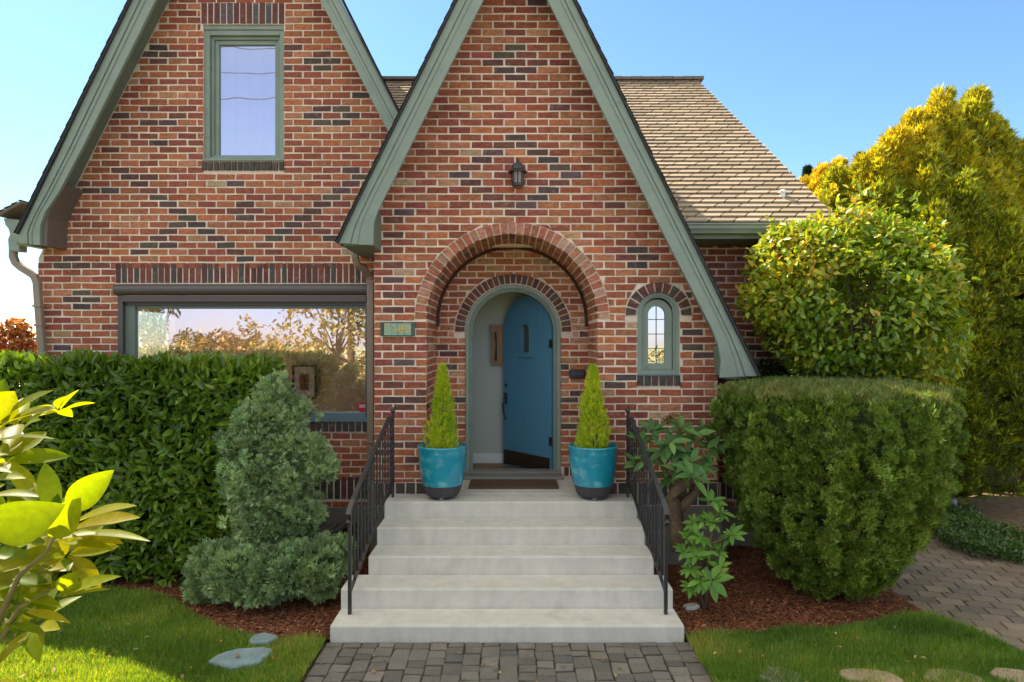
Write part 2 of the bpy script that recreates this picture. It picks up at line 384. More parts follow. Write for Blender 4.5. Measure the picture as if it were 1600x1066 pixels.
# recess for the small window is cut by a second, thinner front: carve as hole in the sheet
entry = ew
ewall = MB()
plate(ewall, eol, [arched(0, AR, FZ-.2, AS, 48), arched(SW[0], SW[1]-.004, SW[2], SW[3])], YE+.002, YE+.14)
ewo = ewall
back = MB(); plate(back, eol, [arched(0, AR, FZ-.2, AS, 48)], YE+.1405, YM-.002)
e1 = ewo.build('entry_wall', M['mortar'], house)
back.build('entry_wall_core', M['mortar'], e1)
DE = [(740,180),(700,208),(783,208),(655,236),(738,236),(824,236),(698,264),(785,264),(742,291),(738,518),(700,547),(787,547),(659,576),(833,576),(622,603),
(880,603),(575,632),(918,632),(530,661),(965,661),(573,690),(917,690),(615,719),(875,719),(655,748),(828,748),(698,776),(783,776),(742,805),
(335,808),(285,837),(290,895),(288,952),(286,1010),(1162,953),(1127,982),(1210,982),(1165,1010)]
DE = [P(500+x/2.423, y/2.423, YE) for x, y in DE]
DE += [P(600+x/2.805, 400+y/2.805, YE) for x, y in [(50,47),(50,117),(50,185),(50,250),(52,455),(87,553),(140,585),(95,620),(48,655),(1345,348),(1345,410),(1415,443),(1035,517),(985,552),(105,880),(50,830),(130,815)]]
FE = front_map(YE); mb = MB()
el = lambda z: max(elx+.002, APX-(APZ-.24-z)/2.024); er = lambda z: min(erx-.002, APX+(APZ-.24-z)/2.024)
hE = [arch_hole(0, AR-.004, -1, AS), arch_hole(0, 1.008, AS-.01, AS), arch_hole(SW[0], SW[1], SW[2]-.118, SW[3]), arch_hole(SW[0], .346, SW[3]-.04, SW[3])]
brick_fill(mb, FE, elx, erx, .865, APZ-.26, .0772, .2285, 5.340, .033, holes=hE, left=el, right=er, dark=DE, tan=.03)
DK2 = [(.055,.045,.04),(.10,.05,.045),(.07,.06,.05)]
soldiers(mb, FE, elx, -AR, .63, .855, 5, DK2); soldiers(mb, FE, AR, erx, .63, .855, 12, DK2)
voussoirs(mb, FE, 0, AS, AR+.006, .998, 0, PI, 37, [(.40,.14,.08),(.44,.19,.12),(.36,.11,.06),(.42,.22,.15),(.38,.14,.08)], w=.010)
voussoirs(mb, FE, SW[0], SW[3]-.03, SW[1]+.012, .340, -.02, PI+.02, 11, DARKMIX, alt=[DARK, [(.13,.05,.04),(.09,.07,.055)]], w=.011, j=.017)
soldiers(mb, FE, SW[0]-SW[1]-.005, SW[0]+SW[1]+.005, SW[2]-.112, SW[2]-.012, 6, DK2, w=.020, j=.016)
# reveals and barrel of the porch arch
mpL = lambda u, w, z: (-AR+w, u, z)
mpR = lambda u, w, z: (AR-w, u, z)
brick_fill(mb, mpL, YE+.002, YD-.01, FZ+.005, AS, .0772, .2285, 5.340, YE+.10, pal=RED+ORANGE, flip=False, proud=.006)
brick_fill(mb, mpR, YE+.002, YD-.01, FZ+.005, AS, .0772, .2285, 5.340, YE+.10, pal=RED+ORANGE, flip=True, proud=.006)
def mpB(u, w, s):                       # barrel: u along Y, s = arc length
    a = s/AR; r = AR-w; return (r*math.cos(a), u, AS+r*math.sin(a))
brick_fill(mb, mpB, YE+.002, YD-.01, .004, PI*AR-.004, PI*AR/37, .2285, PI*AR/74, YE+.10, pal=[(.40,.14,.06),(.34,.10,.05),(.44,.17,.08),(.30,.09,.045)], tan=.04, dk=.05, proud=.006, flip=True)
tag(mb.build('entry_brickwork', M['brick'], e1), 'red brick face of the entry gable with two dark brick lozenges')
mb = MB()                               # dark twisted light string on the inner edge of the arch
for i in range(90):
    a0 = PI*(i-.0)/90-.06; a1 = PI*(i+1)/90-.06+.12*(i == 89)
    for k in (0, 1):
        rr = .858+(.010 if (i+k) % 2 else -.006)
        mb.tube([(rr*math.cos(a0), 7.395+.02*k, AS+rr*math.sin(a0)), (rr*math.cos(a1), 7.395+.02*k, AS+rr*math.sin(a1))], .011, 6)
tag(mb.build('arch_edge_string', mat('dark_string', (.085,.04,.025), rough=.8), house), 'dark knotted edging curving round the back of the porch arch')

# side and back walls
mb = MB()
mb.box(XL, XL+.1, YM+.102, 7.8, -.3, 3.25); mb.box(XL, XL+.1, 9.9, 12.2, -.3, 3.25); mb.box(XL, XL+.1, 7.8, 9.9, -.3, 1.0); mb.box(XL, XL+.1, 7.8, 9.9, 2.75, 3.25); mb.box(XR-.1, XR, YM+.102, 12.2, -.3, 3.385); mb.box(XL+.102, XR-.102, 12.1, 12.2, -.3, 3.3)  # opening in the unseen left wall, added to let sun brighten the room
sw = mb.build('side_wall', M['mortar'], house)
mb = MB()
brick_fill(mb, lambda u, w, z: (XL-w, u, z), YM, 12.2, .455, 3.2, .0767, .2165, 5.622, 7.3, flip=True, holes=[rect_hole(7.8, 9.9, 1.0, 2.75)])
brick_fill(mb, lambda u, w, z: (XR+w, u, z), YM, 12.2, .455, 3.35, .0767, .2165, 5.622, 7.3)
brick_fill(mb, lambda u, w, z: (elx-w, u, z), YE, YM, .865, 3.5, .0772, .2285, 5.340, 6.7, flip=True)
brick_fill(mb, lambda u, w, z: (erx+w, u, z), YE, YM, .865, 2.2, .0772, .2285, 5.340, 6.7)
mb.build('side_brickwork', M['brick'], sw)
class _F:
    def box(s_, *a_): m_ = MB(); m_.box(*a_); m_.build('foundation', M['foundation'], house)
mb = _F()
mb.box(XL-.03, elx-.03, YM-.035, YM-.006, -.3, .45); mb.box(erx+.03, XR+.03, YM-.035, YM-.006, -.3, .45)
mb.box(XL-.035, XL-.005, YM-.035, 12.2, -.3, .45); mb.box(XR+.005, XR+.035, YM-.035, 12.2, -.3, .45)
mb.box(elx-.035, -1.256, YE-.03, YE-.005, -.3, .62); mb.box(1.236, erx+.03, YE-.03, YE-.005, -.3, .62)
mb.box(elx-.035, elx-.005, YE-.004, YM-.04, -.3, .86); mb.box(erx+.005, erx+.03, YE-.004, YM-.04, -.3, .86)


# ------------------------------------------------------------------ bargeboards
def strip(mb, o, i, y0, y1):        # band between two polylines
    mb.prism(list(o)+list(i)[::-1], y0, y1)
def lerpline(o, i, t): return [(a[0]+(b[0]-a[0])*t, a[1]+(b[1]-a[1])*t) for a, b in zip(o, i)]
def barge(name, O, I, d, fr1, fr2, label):
    o = [P(x, y, d) for x, y in O]; i = [P(x, y, d) for x, y in I]
    mb = MB(); strip(mb, o, i, d, d+.035)
    b = mb.build(name, M['trim'], house, bevel=0); tag(b, label)
    m2 = MB(); l1 = lerpline(o, i, fr1)
    l1 = [(p[0], p[1]) for p in l1]
    strip(m2, o, l1, d-.020, d-.0005)
    m2.build('crown_moulding', M['trim'], b, bevel=.008)
    m3 = MB(); l2 = lerpline(o, i, fr2); l1b = lerpline(o, i, fr1+.03)
    strip(m3, l1b, l2, d-.010, d-.0005); m3.build('inner_moulding', M['trim'], b, bevel=.005)
    return b
dE = 6.2
# entry left, entry right (outer, inner with matched counts)
O = [(805,-180),(716,0),(641,152),(579,277),(566,302),(551,335),(539,360),(529,381)]
I = [(805.5,-101),(755,0),(680,150),(618,275),(603,304),(590,330),(584,348),(583,383)]
barge('bargeboard', O, I, dE, .34, .55, 'left green bargeboard of the entry gable with a curved foot')
O = [(805,-180),(894,0),(1012,240),(1092,400),(1135,491),(1152,525),(1168,557),(1183,588)]
I = [(805.5,-101),(856,0),(974,239),(1054.5,400),(1111,510),(1122,537),(1127,564),(1125,590)]
barge('bargeboard', O, I, dE, .32, .50, 'long right green bargeboard sweeping low beside the arched window')
dM = 6.85
O = [(369,-330),(204,0),(96,235),(62,304),(47,336),(36,358),(31,367),(33,381)]
I = [(371,-258),(243,0),(126,235),(90,303),(70,332),(63,352),(62,365),(62,383)]
barge('bargeboard', O, I, dM, .42, .62, 'green bargeboard down the left edge of the left gable')
O = [(369,-330),(532,0),(590,113),(623,176),(645,221)]
I = [(371,-258),(500,0),(560,115),(592,178),(614,219)]
barge('bargeboard', O, I, dM, .42, .62, 'green bargeboard meeting the entry gable roof')

# soffits / eave boxes
mb = MB()
def sb(px0, px1, y0, y1, d0, d1):
    x0, z0 = P(px0, y0, d0); x1, z1 = P(px1, y1, d0); mb.box(x0, x1, d0+.036, d1, z1, z0)
X0, Z0 = P(531, 383, dE); X1, _ = P(583, 383, dE)
mb.prism([(X0+.02, Z0-.002), (X1, Z0-.002), (X1, Z0+.30), (X0+.16, Z0+.30)], dE+.036, YM-.002)
mb.box(P(583,0,dE)[0]-.004, elx+.0, dE+.036, YE-.002, Z0, Z0+.4)
X0b, Z0b = P(1183, 589, dE); X1b, _ = P(1125, 589, dE)
mb.prism([(X1b+.075, Z0b), (X0b-.02, Z0b), (X0b-.17, Z0b+.30), (X1b+.05, Z0b+.30)], dE+.036, YM-.002)
X0c, Z0c = P(32, 383, dM); X1c, _ = P(62, 383, dM)
mb.box(X0c+.03, XL-.002+.0, dM+.036, 12.2, Z0c+.01, Z0c+.04)
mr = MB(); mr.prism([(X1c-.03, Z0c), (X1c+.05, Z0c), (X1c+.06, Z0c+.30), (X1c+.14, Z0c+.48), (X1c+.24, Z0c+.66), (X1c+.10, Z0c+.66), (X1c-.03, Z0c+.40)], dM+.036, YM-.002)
mr.build('eave_return', mat('brown_trim', (.15,.115,.09), rough=.6, var=.1), house)  # side of the eave box in its own brown
# rake soffits
def rake(ax, az, ux, uz, y0, y1, t):   # thin board under a roof slope from apex (ax,az) down to (ux,uz)
    dx, dz = ux-ax, uz-az; L = math.hypot(dx, dz); nx, nz = dz/L, -dx/L
    if nz > 0: nx, nz = -nx, -nz
    mb.prism([(ax, az), (ux, uz), (ux+nx*t, uz+nz*t), (ax+nx*t, az+nz*t)], y0, y1)
rake(APX, APZ-.13, PX(560,dE)+.02, PZ(302,dE), dE+.036, YE-.002, .05)
rake(APX, APZ-.13, PX(1150,dE), PZ(540,dE), dE+.036, YE-.002, .05)
rake(MAPX, MAPZ-.13, PX(60,dM)+.03, PZ(300,dM), dM+.036, YM-.002, .05)
rake(MAPX, MAPZ-.13, -1.14, 4.55, dM+.036, YM-.002, .05)
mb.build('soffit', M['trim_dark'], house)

# ------------------------------------------------------------------ roofs
SH = [(.34,.255,.175), (.30,.225,.155), (.37,.28,.195), (.28,.21,.145), (.35,.265,.19)]
def shingled(mb, A, B, Cc, D, e, tab, slant, edge_dark=False, th=.012, pal=SH):
    """A eave-left, B eave-right, Cc ridge-right, D ridge-left; 3D corners of the slope; real overlapping tabs"""
    A, B, Cc, D = [Vector(v) for v in (A, B, Cc, D)]
    n = (B-A).cross(D-A).normalized(); 
    if n.z < 0: n = -n
    Ls = ((D-A).length+(Cc-B).length)/2; up0 = (D-A); rows = max(1, int(Ls/e))
    ex = (B-A).normalized(); upv = (D-A)-ex*(D-A).dot(ex); Lup = upv.length; upv.normalize(); rows = int(Lup/e)+1
    for r in range(rows):
        s0 = r*e; s1 = min(Lup, s0+e+.0); 
        if s1-s0 < .01: continue
        def lim(s):
            t = s/Lup; l = A+(D-A)*t; rr = B+(Cc-B)*t
            return (l-A).dot(ex), (rr-A).dot(ex)
        l0, r0 = lim(s0); l1, r1 = lim(s1)
        off = (r*tab*.5 + r*slant*.0) % tab+random.uniform(-.01, .01)
        x = min(l0, l1)-tab-slant+off
        while x < max(r0, r1):
            g = .007
            a0, a1 = max(l0, x+g), max(l1, x+g+slant); b0, b1 = min(r0, x+tab-g), min(r1, x+tab-g+slant)
            if b0-a0 > .015 or b1-a1 > .015:
                b0 = max(b0, a0+.001); b1 = max(b1, a1+.001)
                k = random.uniform(.86, 1.1); c = tuple(v*k for v in random.choice(pal))
                h0 = th+random.uniform(0, .003); h1 = .002
                p = lambda u, s, h: A+ex*u+upv*s+n*h
                vs = [p(a0, s0-.0, 0), p(b0, s0, 0), p(a0, s0, h0), p(b0, s0, h0), p(b1, s1, h1), p(a1, s1, h1)]
                mb.add(vs, [(0, 1, 3, 2), (2, 3, 4, 5)], c)
            x += tab
def slab(mb, pts, t):
    pts = [Vector(p) for p in pts]; n = (pts[1]-pts[0]).cross(pts[2]-pts[0]).normalized()
    if n.z < 0: n = -n
    m = len(pts); mb.add([p for p in pts]+[p-n*t for p in pts], [tuple(range(m)), tuple(range(2*m-1, m-1, -1))]+[(i, (i+1) % m, (i+1) % m+m, i+m) for i in range(m)])
EY, EZ, RY, RZ = 6.68, 3.55, 9.73, 6.28
roof = MB(); XRE, XRR = 3.42, 2.81
LZ = lambda y: EZ+(y-EY)*(RZ-EZ)/(RY-EY)
slab(roof, [(1.62, EY, EZ), (XRE, EY, EZ), (XRR, RY, RZ), (1.62, RY, RZ)], .05)
slab(roof, [(-4.2, 7.5, LZ(7.5)), (1.619, 7.5, LZ(7.5)), (1.619, RY, RZ), (-4.2, RY, RZ)], .05)
slab(roof, [(-4.6, 12.7, EZ), (-4.6, RY, RZ), (XRR, RY, RZ), (XRE, 12.7, EZ)], .05)
roof.add([(XRE, EY, EZ-.004), (XRE, 12.7, EZ-.004), (XRR, RY, RZ-.004)], [(0, 1, 2)])
ro = roof.build('roof', M['shingle_dark'], house)
mb = MB()
shingled(mb, (1.60, EY-.02, EZ+.006), (XRE, EY-.02, EZ+.006), (XRR+.005, RY, RZ+.012), (1.60, RY, RZ+.012), .0985, .262, .075, th=.019)
shingled(mb, (-4.1, 7.5, LZ(7.5)+.006), (1.598, 7.5, LZ(7.5)+.006), (1.598, RY, RZ+.012), (-4.1, RY, RZ+.012), .0985, .262, .075, th=.019)
mb.build('roof_shingles', M['shingle'], ro)
mb = MB(); x = -4.4
while x < XRR-.05:
    mb.box(x, x+.16, RY-.10, RY+.10, RZ-.02+.01, RZ+.028+random.uniform(0,.006), (.17,.14,.115)); x += .155
tag(mb.build('ridge_cap', M['shingle'], ro), None)
# gable roofs
def gable_roof(apx, apz, lx, lz, rx, rz, y0, y1, name, label, flare=()):
    mb = MB(); t = .016
    for ux, uz in ((lx, lz), (rx, rz)):
        dx, dz = ux-apx, uz-apz; L = math.hypot(dx, dz); nx, nz = -dz/L, dx/L
        if nz < 0: nx, nz = -nx, -nz
        mb.prism([(apx, apz+.01), (ux, uz), (ux+nx*t, uz+nz*t), (apx+nx*t, apz+.01+nz*t)], y0, y1)
    g = mb.build(name, M['shingle_dark'], house); tag(g, label)
    m2 = MB()
    for ux, uz in ((lx, lz), (rx, rz)):
        dx, dz = ux-apx, uz-apz; L = math.hypot(dx, dz); nx, nz = -dz/L, dx/L
        if nz < 0: nx, nz = -nx, -nz
        o = t+.004
        s = 1 if ux > apx else -1
        a = (ux+nx*o, y0-.012, uz+nz*o); b = (ux+nx*o, y1, uz+nz*o); c = (apx+nx*o, y1, apz+nz*o); d = (apx+nx*o, y0-.012, apz+nz*o)
        if s > 0: shingled(m2, a, b, c, d, .14, .28, .0, th=.007, pal=[(.10,.09,.085),(.08,.075,.075),(.13,.11,.10)])
        else: shingled(m2, b, a, d, c, .14, .28, .0, th=.007, pal=[(.10,.09,.085),(.08,.075,.075),(.13,.11,.10)])
    m2.build('gable_shingles', M['shingle'], g)
    return g
ax0, az0 = P(553, 328, dE); bx0, bz0 = P(1183, 588, dE)
gable_roof(APX, APZ, PX(529, dE), PZ(381, dE)+.0, bx0, bz0, dE-.05, 9.0, 'entry_gable_roof', 'dark shingle edge of the entry gable roof')
# flare correction is small; left gable
gable_roof(MAPX, MAPZ, PX(31, dM), PZ(367, dM), -.62, 3.56, dM-.05, 10.4, 'left_gable_roof', 'dark shingle edge of the left gable roof')
mb = MB(); mb.prism([(MAPX, MAPZ-.05), (-4.9, 4.2), (-1.0, 4.2)], 10.3, 10.38); mb.build('rear_gable', M['soffit'], house)

# gutter, frieze, soffit on the right eave
mb = MB()
prof = [(6.56, 3.53), (6.56, 3.515), (6.575, 3.505), (6.575, 3.48), (6.60, 3.45), (6.61, 3.43), (6.69, 3.43), (6.69, 3.53)]
def prismx(mb, poly, x0, x1, col=None):     # YZ outline extruded along X
    n = len(poly); vs = [(x0, y, z) for y, z in poly]+[(x1, y, z) for y, z in poly]
    mb.add(vs, [tuple(range(n)), tuple(range(2*n-1, n-1, -1))]+[(i, i+n, (i+1) % n+n, (i+1) % n) for i in range(n)], col)
prismx(mb, prof, 1.66, 3.43); g = mb.build('gutter', M['trim'], house, bevel=.004)
mb = MB(); prismx(mb, [(6.70, 3.39), (6.73, 3.39), (6.73, 3.54), (6.70, 3.54)], 1.64, 3.40); mb.build('fascia', M['trim'], house)
mb = MB()
for i in range(14): mb.box(1.62+i*.127, 1.62+i*.127+.121, 6.732, YM+.05, 3.392, 3.41)
mb.box(1.6, 3.4, 6.732, YM+.06, 3.412, 3.43)
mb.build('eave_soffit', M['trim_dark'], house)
# left side gutter end and leader
mb = MB(); d = 7.05
mb.prism([P(x, y, d) for x, y in [(5,341),(36,344),(36,382),(30,384),(30,393),(13,392),(12,374),(15,366),(13,358),(8,352)]], d, d+.12)
mb.box(P(5,0,d)[0], P(5,0,d)[0]+.14, d+.121, 12.2, PZ(352,d), PZ(341,d))
mb.build('gutter', M['trim'], house, bevel=.006)
mb = MB(); shingled(mb, (-5.62, 12.2, 3.72), (-5.62, 6.98, 3.72), (-5.36, 6.98, 3.86), (-5.36, 12.2, 3.86), .09, .26, .05, pal=[(.17,.125,.085),(.14,.10,.07)])
slab(mb, [(-5.62, 12.2, 3.705), (-5.62, 6.98, 3.705), (-5.36, 6.98, 3.85), (-5.36, 12.2, 3.85)], .03); mb.c = [(.15,.11,.08) if c_ == (1,1,1) else c_ for c_ in mb.c]
mb.build('eave_shingles', M['shingle'], ro)
def downspout(pts, label, straps):
    mb = MB(); mb.tube(pts, 0, sq=(.075, .06), up=(0, 1, 0))
    o = mb.build('downspout', M['gutter'], house, bevel=.010); tag(o, label)
    for (x, y, z) in straps: m2 = MB(); m2.box(x-.044, x+.044, y-.038, y+.05, z-.014, z+.014); m2.build('strap', M['gutter'], o, bevel=.004)
d = 7.12
q = lambda x, y, d=d: (PX(x, d), d, PZ(y, d))
downspout([q(21,390), q(21,402), q(25,411), q(33,418), q(46,426), q(54,432), q(58,442), q(60,470), q(64,520), q(68,570), (PX(69,d), d, .12)],
          'tan metal downspout at the far left corner of the house', [q(60,478), q(62.5,508)])
downspout([(PX(555,6.9), 6.9, PZ(388,6.9)), (PX(555,6.9), 6.9, PZ(402,6.9)), (PX(558,6.93), 6.93, PZ(413,6.93)), (PX(570,7.0), 7.0, PZ(421,7.0)), (PX(577,7.08), 7.08, PZ(432,7.08)),
           (PX(579,7.1), 7.1, PZ(445,7.1)), (PX(579.5,7.1), 7.1, .3)], 'tan metal downspout between picture window and entry gable', [(PX(579,7.1), 7.1, PZ(441,7.1)), (PX(579,7.1), 7.1, 1.2)])
# roof vent
mb = MB(); vx, vy, vz = 2.98, 7.05, 3.91
mb.lathe([(.05,-.05),(.05,.06),(.075,.07),(.075,.10),(.02,.13)], (vx, vy, vz), 16); mb.v = [(vx+(a_-vx)*.6, vy+(b_-vy)*.6, vz+(c_-vz)*.6) for a_, b_, c_ in mb.v]
tag(mb.build('roof_vent', M['white'], ro), 'small white vent low on the right roof slope')

# ------------------------------------------------------------------ windows
GL = glassmat('window_glass', .55, (.92,.88,.98), (1,1,1))
GU = glassmat('upper_glass', .50, (.88,.84,.88), (.9,.9,.95))
# picture window
px0, px1, pz0, pz1 = pw; yf = YM+.03
win = MB()
win.box(px0, px0+.055, YM-.012, YM+.08, pz0, pz1-.13)
win.box(px1-.035, px1, YM-.012, YM+.08, pz0, pz1-.13)
win.box(px0+.056, px1-.036, YM+.03, YM+.08, pz1-.24, pz1-.131)
wn = win.build('picture_window', M['shadebox'], house); tag(wn, 'wide picture window reflecting golden trees')
mb = MB(); mb.box(px0+.056, px0+.17, YM+.028, YM+.09, pz0+.075, pz1-.241); mb.box(px0+.171, px1-.036, YM+.05, YM+.09, pz1-.275, pz1-.241, )
mb.build('frame', M['trim_dark'], wn, bevel=.006)
mb = MB(); mb.box(px0+.17, px1-.036, YM+.035, YM+.09, pz0+.075, pz0+.08); mb.box(px0+.0, px1, YM-.03, YM+.10, pz0-.012, pz0+.035); mb.box(px0+.056, px1-.036, YM+.0, YM+.1, pz0+.036, pz0+.085)
mb.build('sill', M['bluesill'], wn, bevel=.006)
mb = MB(); n = 14; pr = []
for i in range(n+1):
    a = -PI/2-PI*i/n; pr.append((YM-.03+.062*math.cos(a), pz1-.066+.060*math.sin(a)))
prismx(mb, pr+[(YM+.02, pz1-.006), (YM+.02, pz1-.126)], px0-.01, px1-.005)
mb.box(px0+.056, px1-.02, YM-.045, YM-.02, pz1-.20, pz1-.135)
o = mb.build('shade_housing', M['shadebox'], wn)
mb = MB(); mb.box(px0+.165, px1-.03, YM+.070, YM+.074, pz0+.08, pz1-.27); mb.build('pane', GL, wn)
mb = MB(); st = P(571, 636, YM+.068); mb.prism(arc(st[0]-.035, st[1], .062, 0, 2*PI, 24)[:-1], YM+.062, YM+.0685)
stk = mb.build('sticker', mat('red_sticker', (.42,.02,.03), rough=.4), wn); tag(stk, 'round red alarm sticker in the window corner')
mb = MB()
for k_ in (0, 1): mb.box(st[0]-.07, st[0]-.0, YM+.060, YM+.0618, st[1]-.004+k_*.02, st[1]+.004+k_*.02)
mb.build('sticker_bars', M['white'], wn)
# interior room
mb = MB()
rx0, rx1, ry0, ry1, rz0, rz1 = XL+.12, -.95, YM+.101, 10.2, .5, 3.15
mb.add([(rx0,ry0,rz0),(rx1,ry0,rz0),(rx1,ry1,rz0),(rx0,ry1,rz0),(rx0,ry0,rz1),(rx1,ry0,rz1),(rx1,ry1,rz1),(rx0,ry1,rz1)],
       [(0,1,2,3),(4,7,6,5),(2,6,7,3),(1,5,6,2)])
mb.box(rx0-.015, rx0, ry0, 7.8, rz0, rz1); mb.box(rx0-.015, rx0, 9.9, ry1, rz0, rz1); mb.box(rx0-.015, rx0, 7.8, 9.9, rz0, 1.0); mb.box(rx0-.015, rx0, 7.8, 9.9, 2.75, rz1)  # lining split round the added light opening
tag(mb.build('living_room_lining', M['beige'], house), 'dim beige room behind the picture window')
pf = empty('framed_picture', (-3.25, 10.15, 1.6), 'framed print hanging in the room behind the picture window', 'picture')
mb = MB(); X, Z = PX(475, 10.1), PZ(597, 10.1)
for a, b, c, dd in ((-.19,.19,.24,.265),(-.19,.19,-.265,-.24),(-.19,-.165,-.24,.24),(.165,.19,-.24,.24)): mb.box(X+a, X+b, 10.1, 10.14, Z+c, Z+dd)
pf.location = (X, 10.14, Z); mb.build('frame', M['iron'], pf)
mb = MB(); mb.box(X-.165, X+.165, 10.115, 10.135, Z-.24, Z+.24); mb.build('mount', M['white'], pf)
mb = MB(); mb.box(X-.07, X+.07, 10.10, 10.113, Z-.13, Z+.12); mb.build('print', M['wood'], pf)
# upper window
ux0, ux1, uz0, uz1 = uw
mb = MB()
def ring(mb, x0, x1, z0, z1, t, y0, y1):
    mb.box(x0, x0+t, y0, y1, z0, z1); mb.box(x1-t, x1, y0, y1, z0, z1); mb.box(x0+t, x1-t, y0, y1, z1-t, z1); mb.box(x0+t, x1-t, y0, y1, z0, z0+t)
ring(mb, ux0+.004, ux1-.004, uz0+.004, uz1-.05, .055, YM+.035, YM+.16)
ring(mb, ux0+.060, ux1-.060, uz0+.060, uz1-.107, .03, YM+.075, YM+.16)
mb.box(ux0+.003, ux1-.003, YM+.02, YM+.15, uz1-.049, uz1-.002)
un = mb.build('upper_window', M['trim'], house, bevel=.004); tag(un, 'tall green framed window high in the left gable')
mb = MB(); ring(mb, ux0+.091, ux1-.091, uz0+.05, uz1-.138, .045, YM+.10, YM+.155); mb.box(ux0+.002, ux1-.002, YM-.02, YM+.06, uz0+.0, uz0+.022)
mb.build('sash', M['trim'], un, bevel=.004)
mb = MB(); mb.box(ux0+.13, ux1-.13, YM+.125, YM+.128, uz0+.09, uz1-.18); mb.build('pane', GU, un)
mb = MB(); mb.box(ux0+.06, ux1-.06, YM+.19, YM+.20, uz0+.05, uz1-.1); bl = mb.build('blind', mat('sky_tinted_blind', (.52,.50,.58), rough=.7), un)  # white blind coloured lavender, reflected sky put into its colour
mb = MB()
for k in (1, 2, 3): xx = ux0+.13+(ux1-ux0-.26)*k/4; mb.box(xx-.006, xx+.006, YM+.172, YM+.18, uz0+.09, uz1-.18)
for k in range(1, 4): zz = uz0+.09+(uz1-uz0-.27)*k/4; mb.box(ux0+.13, ux1-.13, YM+.1805, YM+.188, zz-.005, zz+.005)
mb.build('muntin', mat('pale_muntin', (.36,.36,.50), rough=.6), un)
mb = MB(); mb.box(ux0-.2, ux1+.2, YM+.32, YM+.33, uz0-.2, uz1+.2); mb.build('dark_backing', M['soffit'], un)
# small arched window
cx, hw, zb, zs = SW
def arched_ring(mb, cx, h0, h1, zb0, zb1, zs, y0, y1, n=26):   # arched frame between outer half-width h1 and inner h0
    plate(mb, arched(cx, h1, zb0, zs, n), [arched(cx, h0, zb1, zs, n)], y0, y1)
mb = MB(); arched_ring(mb, cx, hw-.045, hw-.003, zb+.004, zb+.035, zs, YE+.012, YE+.12)
arched_ring(mb, cx, hw-.065, hw-.0455, zb+.036, zb+.05, zs, YE+.03, YE+.12)
an = mb.build('arched_window', M['trim'], house, bevel=.005); tag(an, 'small arched leaded window right of the porch')
mb = MB(); arched_ring(mb, cx-.006, .090, hw-.066, zb+.052, zb+.115, zs-.02, YE+.055, YE+.11); mb.build('sash', M['trim'], an, bevel=.004)
mb = MB(); mb.prism(arched(cx-.006, .094, zb+.11, zs-.02), YE+.085, YE+.089); mb.build('pane', glassmat('small_glass', .72, (.85,.87,.95), (.2,.2,.2)), an)
mb = MB(); mb.box(cx-.010, cx-.002, YE+.078, YE+.084, zb+.115, zs+.07)
for k in (1, 2, 3): zz = zb+.115+k*.152-.0; mb.box(cx-.096, cx+.084, YE+.0785, YE+.0835, zz-.004, zz+.004) if k < 4 and zz < zs+.02 else None
mb.build('came', M['lead'], an)
mb = MB(); mb.box(cx-hw, cx+hw, YE-.022, YE+.05, zb-.01, zb+.003); mb.build('sill', M['bluesill'], an, bevel=.004)
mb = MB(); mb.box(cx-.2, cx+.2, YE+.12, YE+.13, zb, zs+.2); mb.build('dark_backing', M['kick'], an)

# ------------------------------------------------------------------ door
mb = MB()
plate(mb, arched(DCX, DR-.004, FZ+.03, DS, 36), [arched(DCX, DR-.055, FZ+.0301+.0, DS, 36)], YM-.03, YM+.12) if False else None
def jamb(mb, h0, h1, y0, y1, zb=FZ+.03):
    outer = [(DCX+h1, zb)]+arc(DCX, DS, h1, 0, PI, 36)+[(DCX-h1, zb)]
    inner = [(DCX+h0, zb)]+arc(DCX, DS, h0, 0, PI, 36)+[(DCX-h0, zb)]
    n = len(outer)
    V = [(x, y0, z) for x, z in outer]+[(x, y0, z) for x, z in inner]+[(x, y1, z) for x, z in outer]+[(x, y1, z) for x, z in inner]
    F = []
    for i in range(n-1):
        F += [(i+1, i, n+i, n+i+1), (2*n+i, 2*n+i+1, 3*n+i+1, 3*n+i), (i, i+1, 2*n+i+1, 2*n+i), (n+i+1, n+i, 3*n+i, 3*n+i+1)]
    F += [(0, 2*n, 3*n, n), (n-1, 2*n-1, 4*n-1, 3*n-1)]
    mb.add(V, F)
jamb(mb, DR-.045, DR-.003, YD-.022, YD+.11); jamb(mb, DR-.062, DR-.0455, YD-.008, YD+.11); jamb(mb, DR-.082, DR-.0625, YD+.02, YD+.11)
df = mb.build('door_frame', M['trim'], house, smooth=False, bevel=.006)
mb = MB(); mb.box(DCX-DR-.01, DCX+DR+.01, YD-.22, YD+.001, FZ+.001, FZ+.034); mb.box(DCX-DR+.0, DCX+DR, YD-.06, YD+.12, FZ+.035, FZ+.062)
mb.build('threshold', M['sillstone'], house, bevel=.006)
# vestibule
mb = MB(); a0, a1, b0, b1, c0, c1 = -.62, 1.5, YD+.101, 8.34, FZ-.02, 3.3
mb.add([(a0,b0,c0),(a1,b0,c0),(a1,b1,c0),(a0,b1,c0),(a0,b0,c1),(a1,b0,c1),(a1,b1,c1),(a0,b1,c1)], [(2,6,7,3),(1,5,6,2),(0,3,7,4),(4,7,6,5)])
mb.build('vestibule_lining', M['wallint'], house)
mb = MB(); mb.box(a0, a1, b0, b1, c0-.02, c0+.0); mb.build('vestibule_floor', M['wood'], house)
mb = MB(); mb.box(a0+.001, a1, b1-.018, b1-.001, c0+.001, c0+.13); mb.build('baseboard', M['white'], house, bevel=.004)
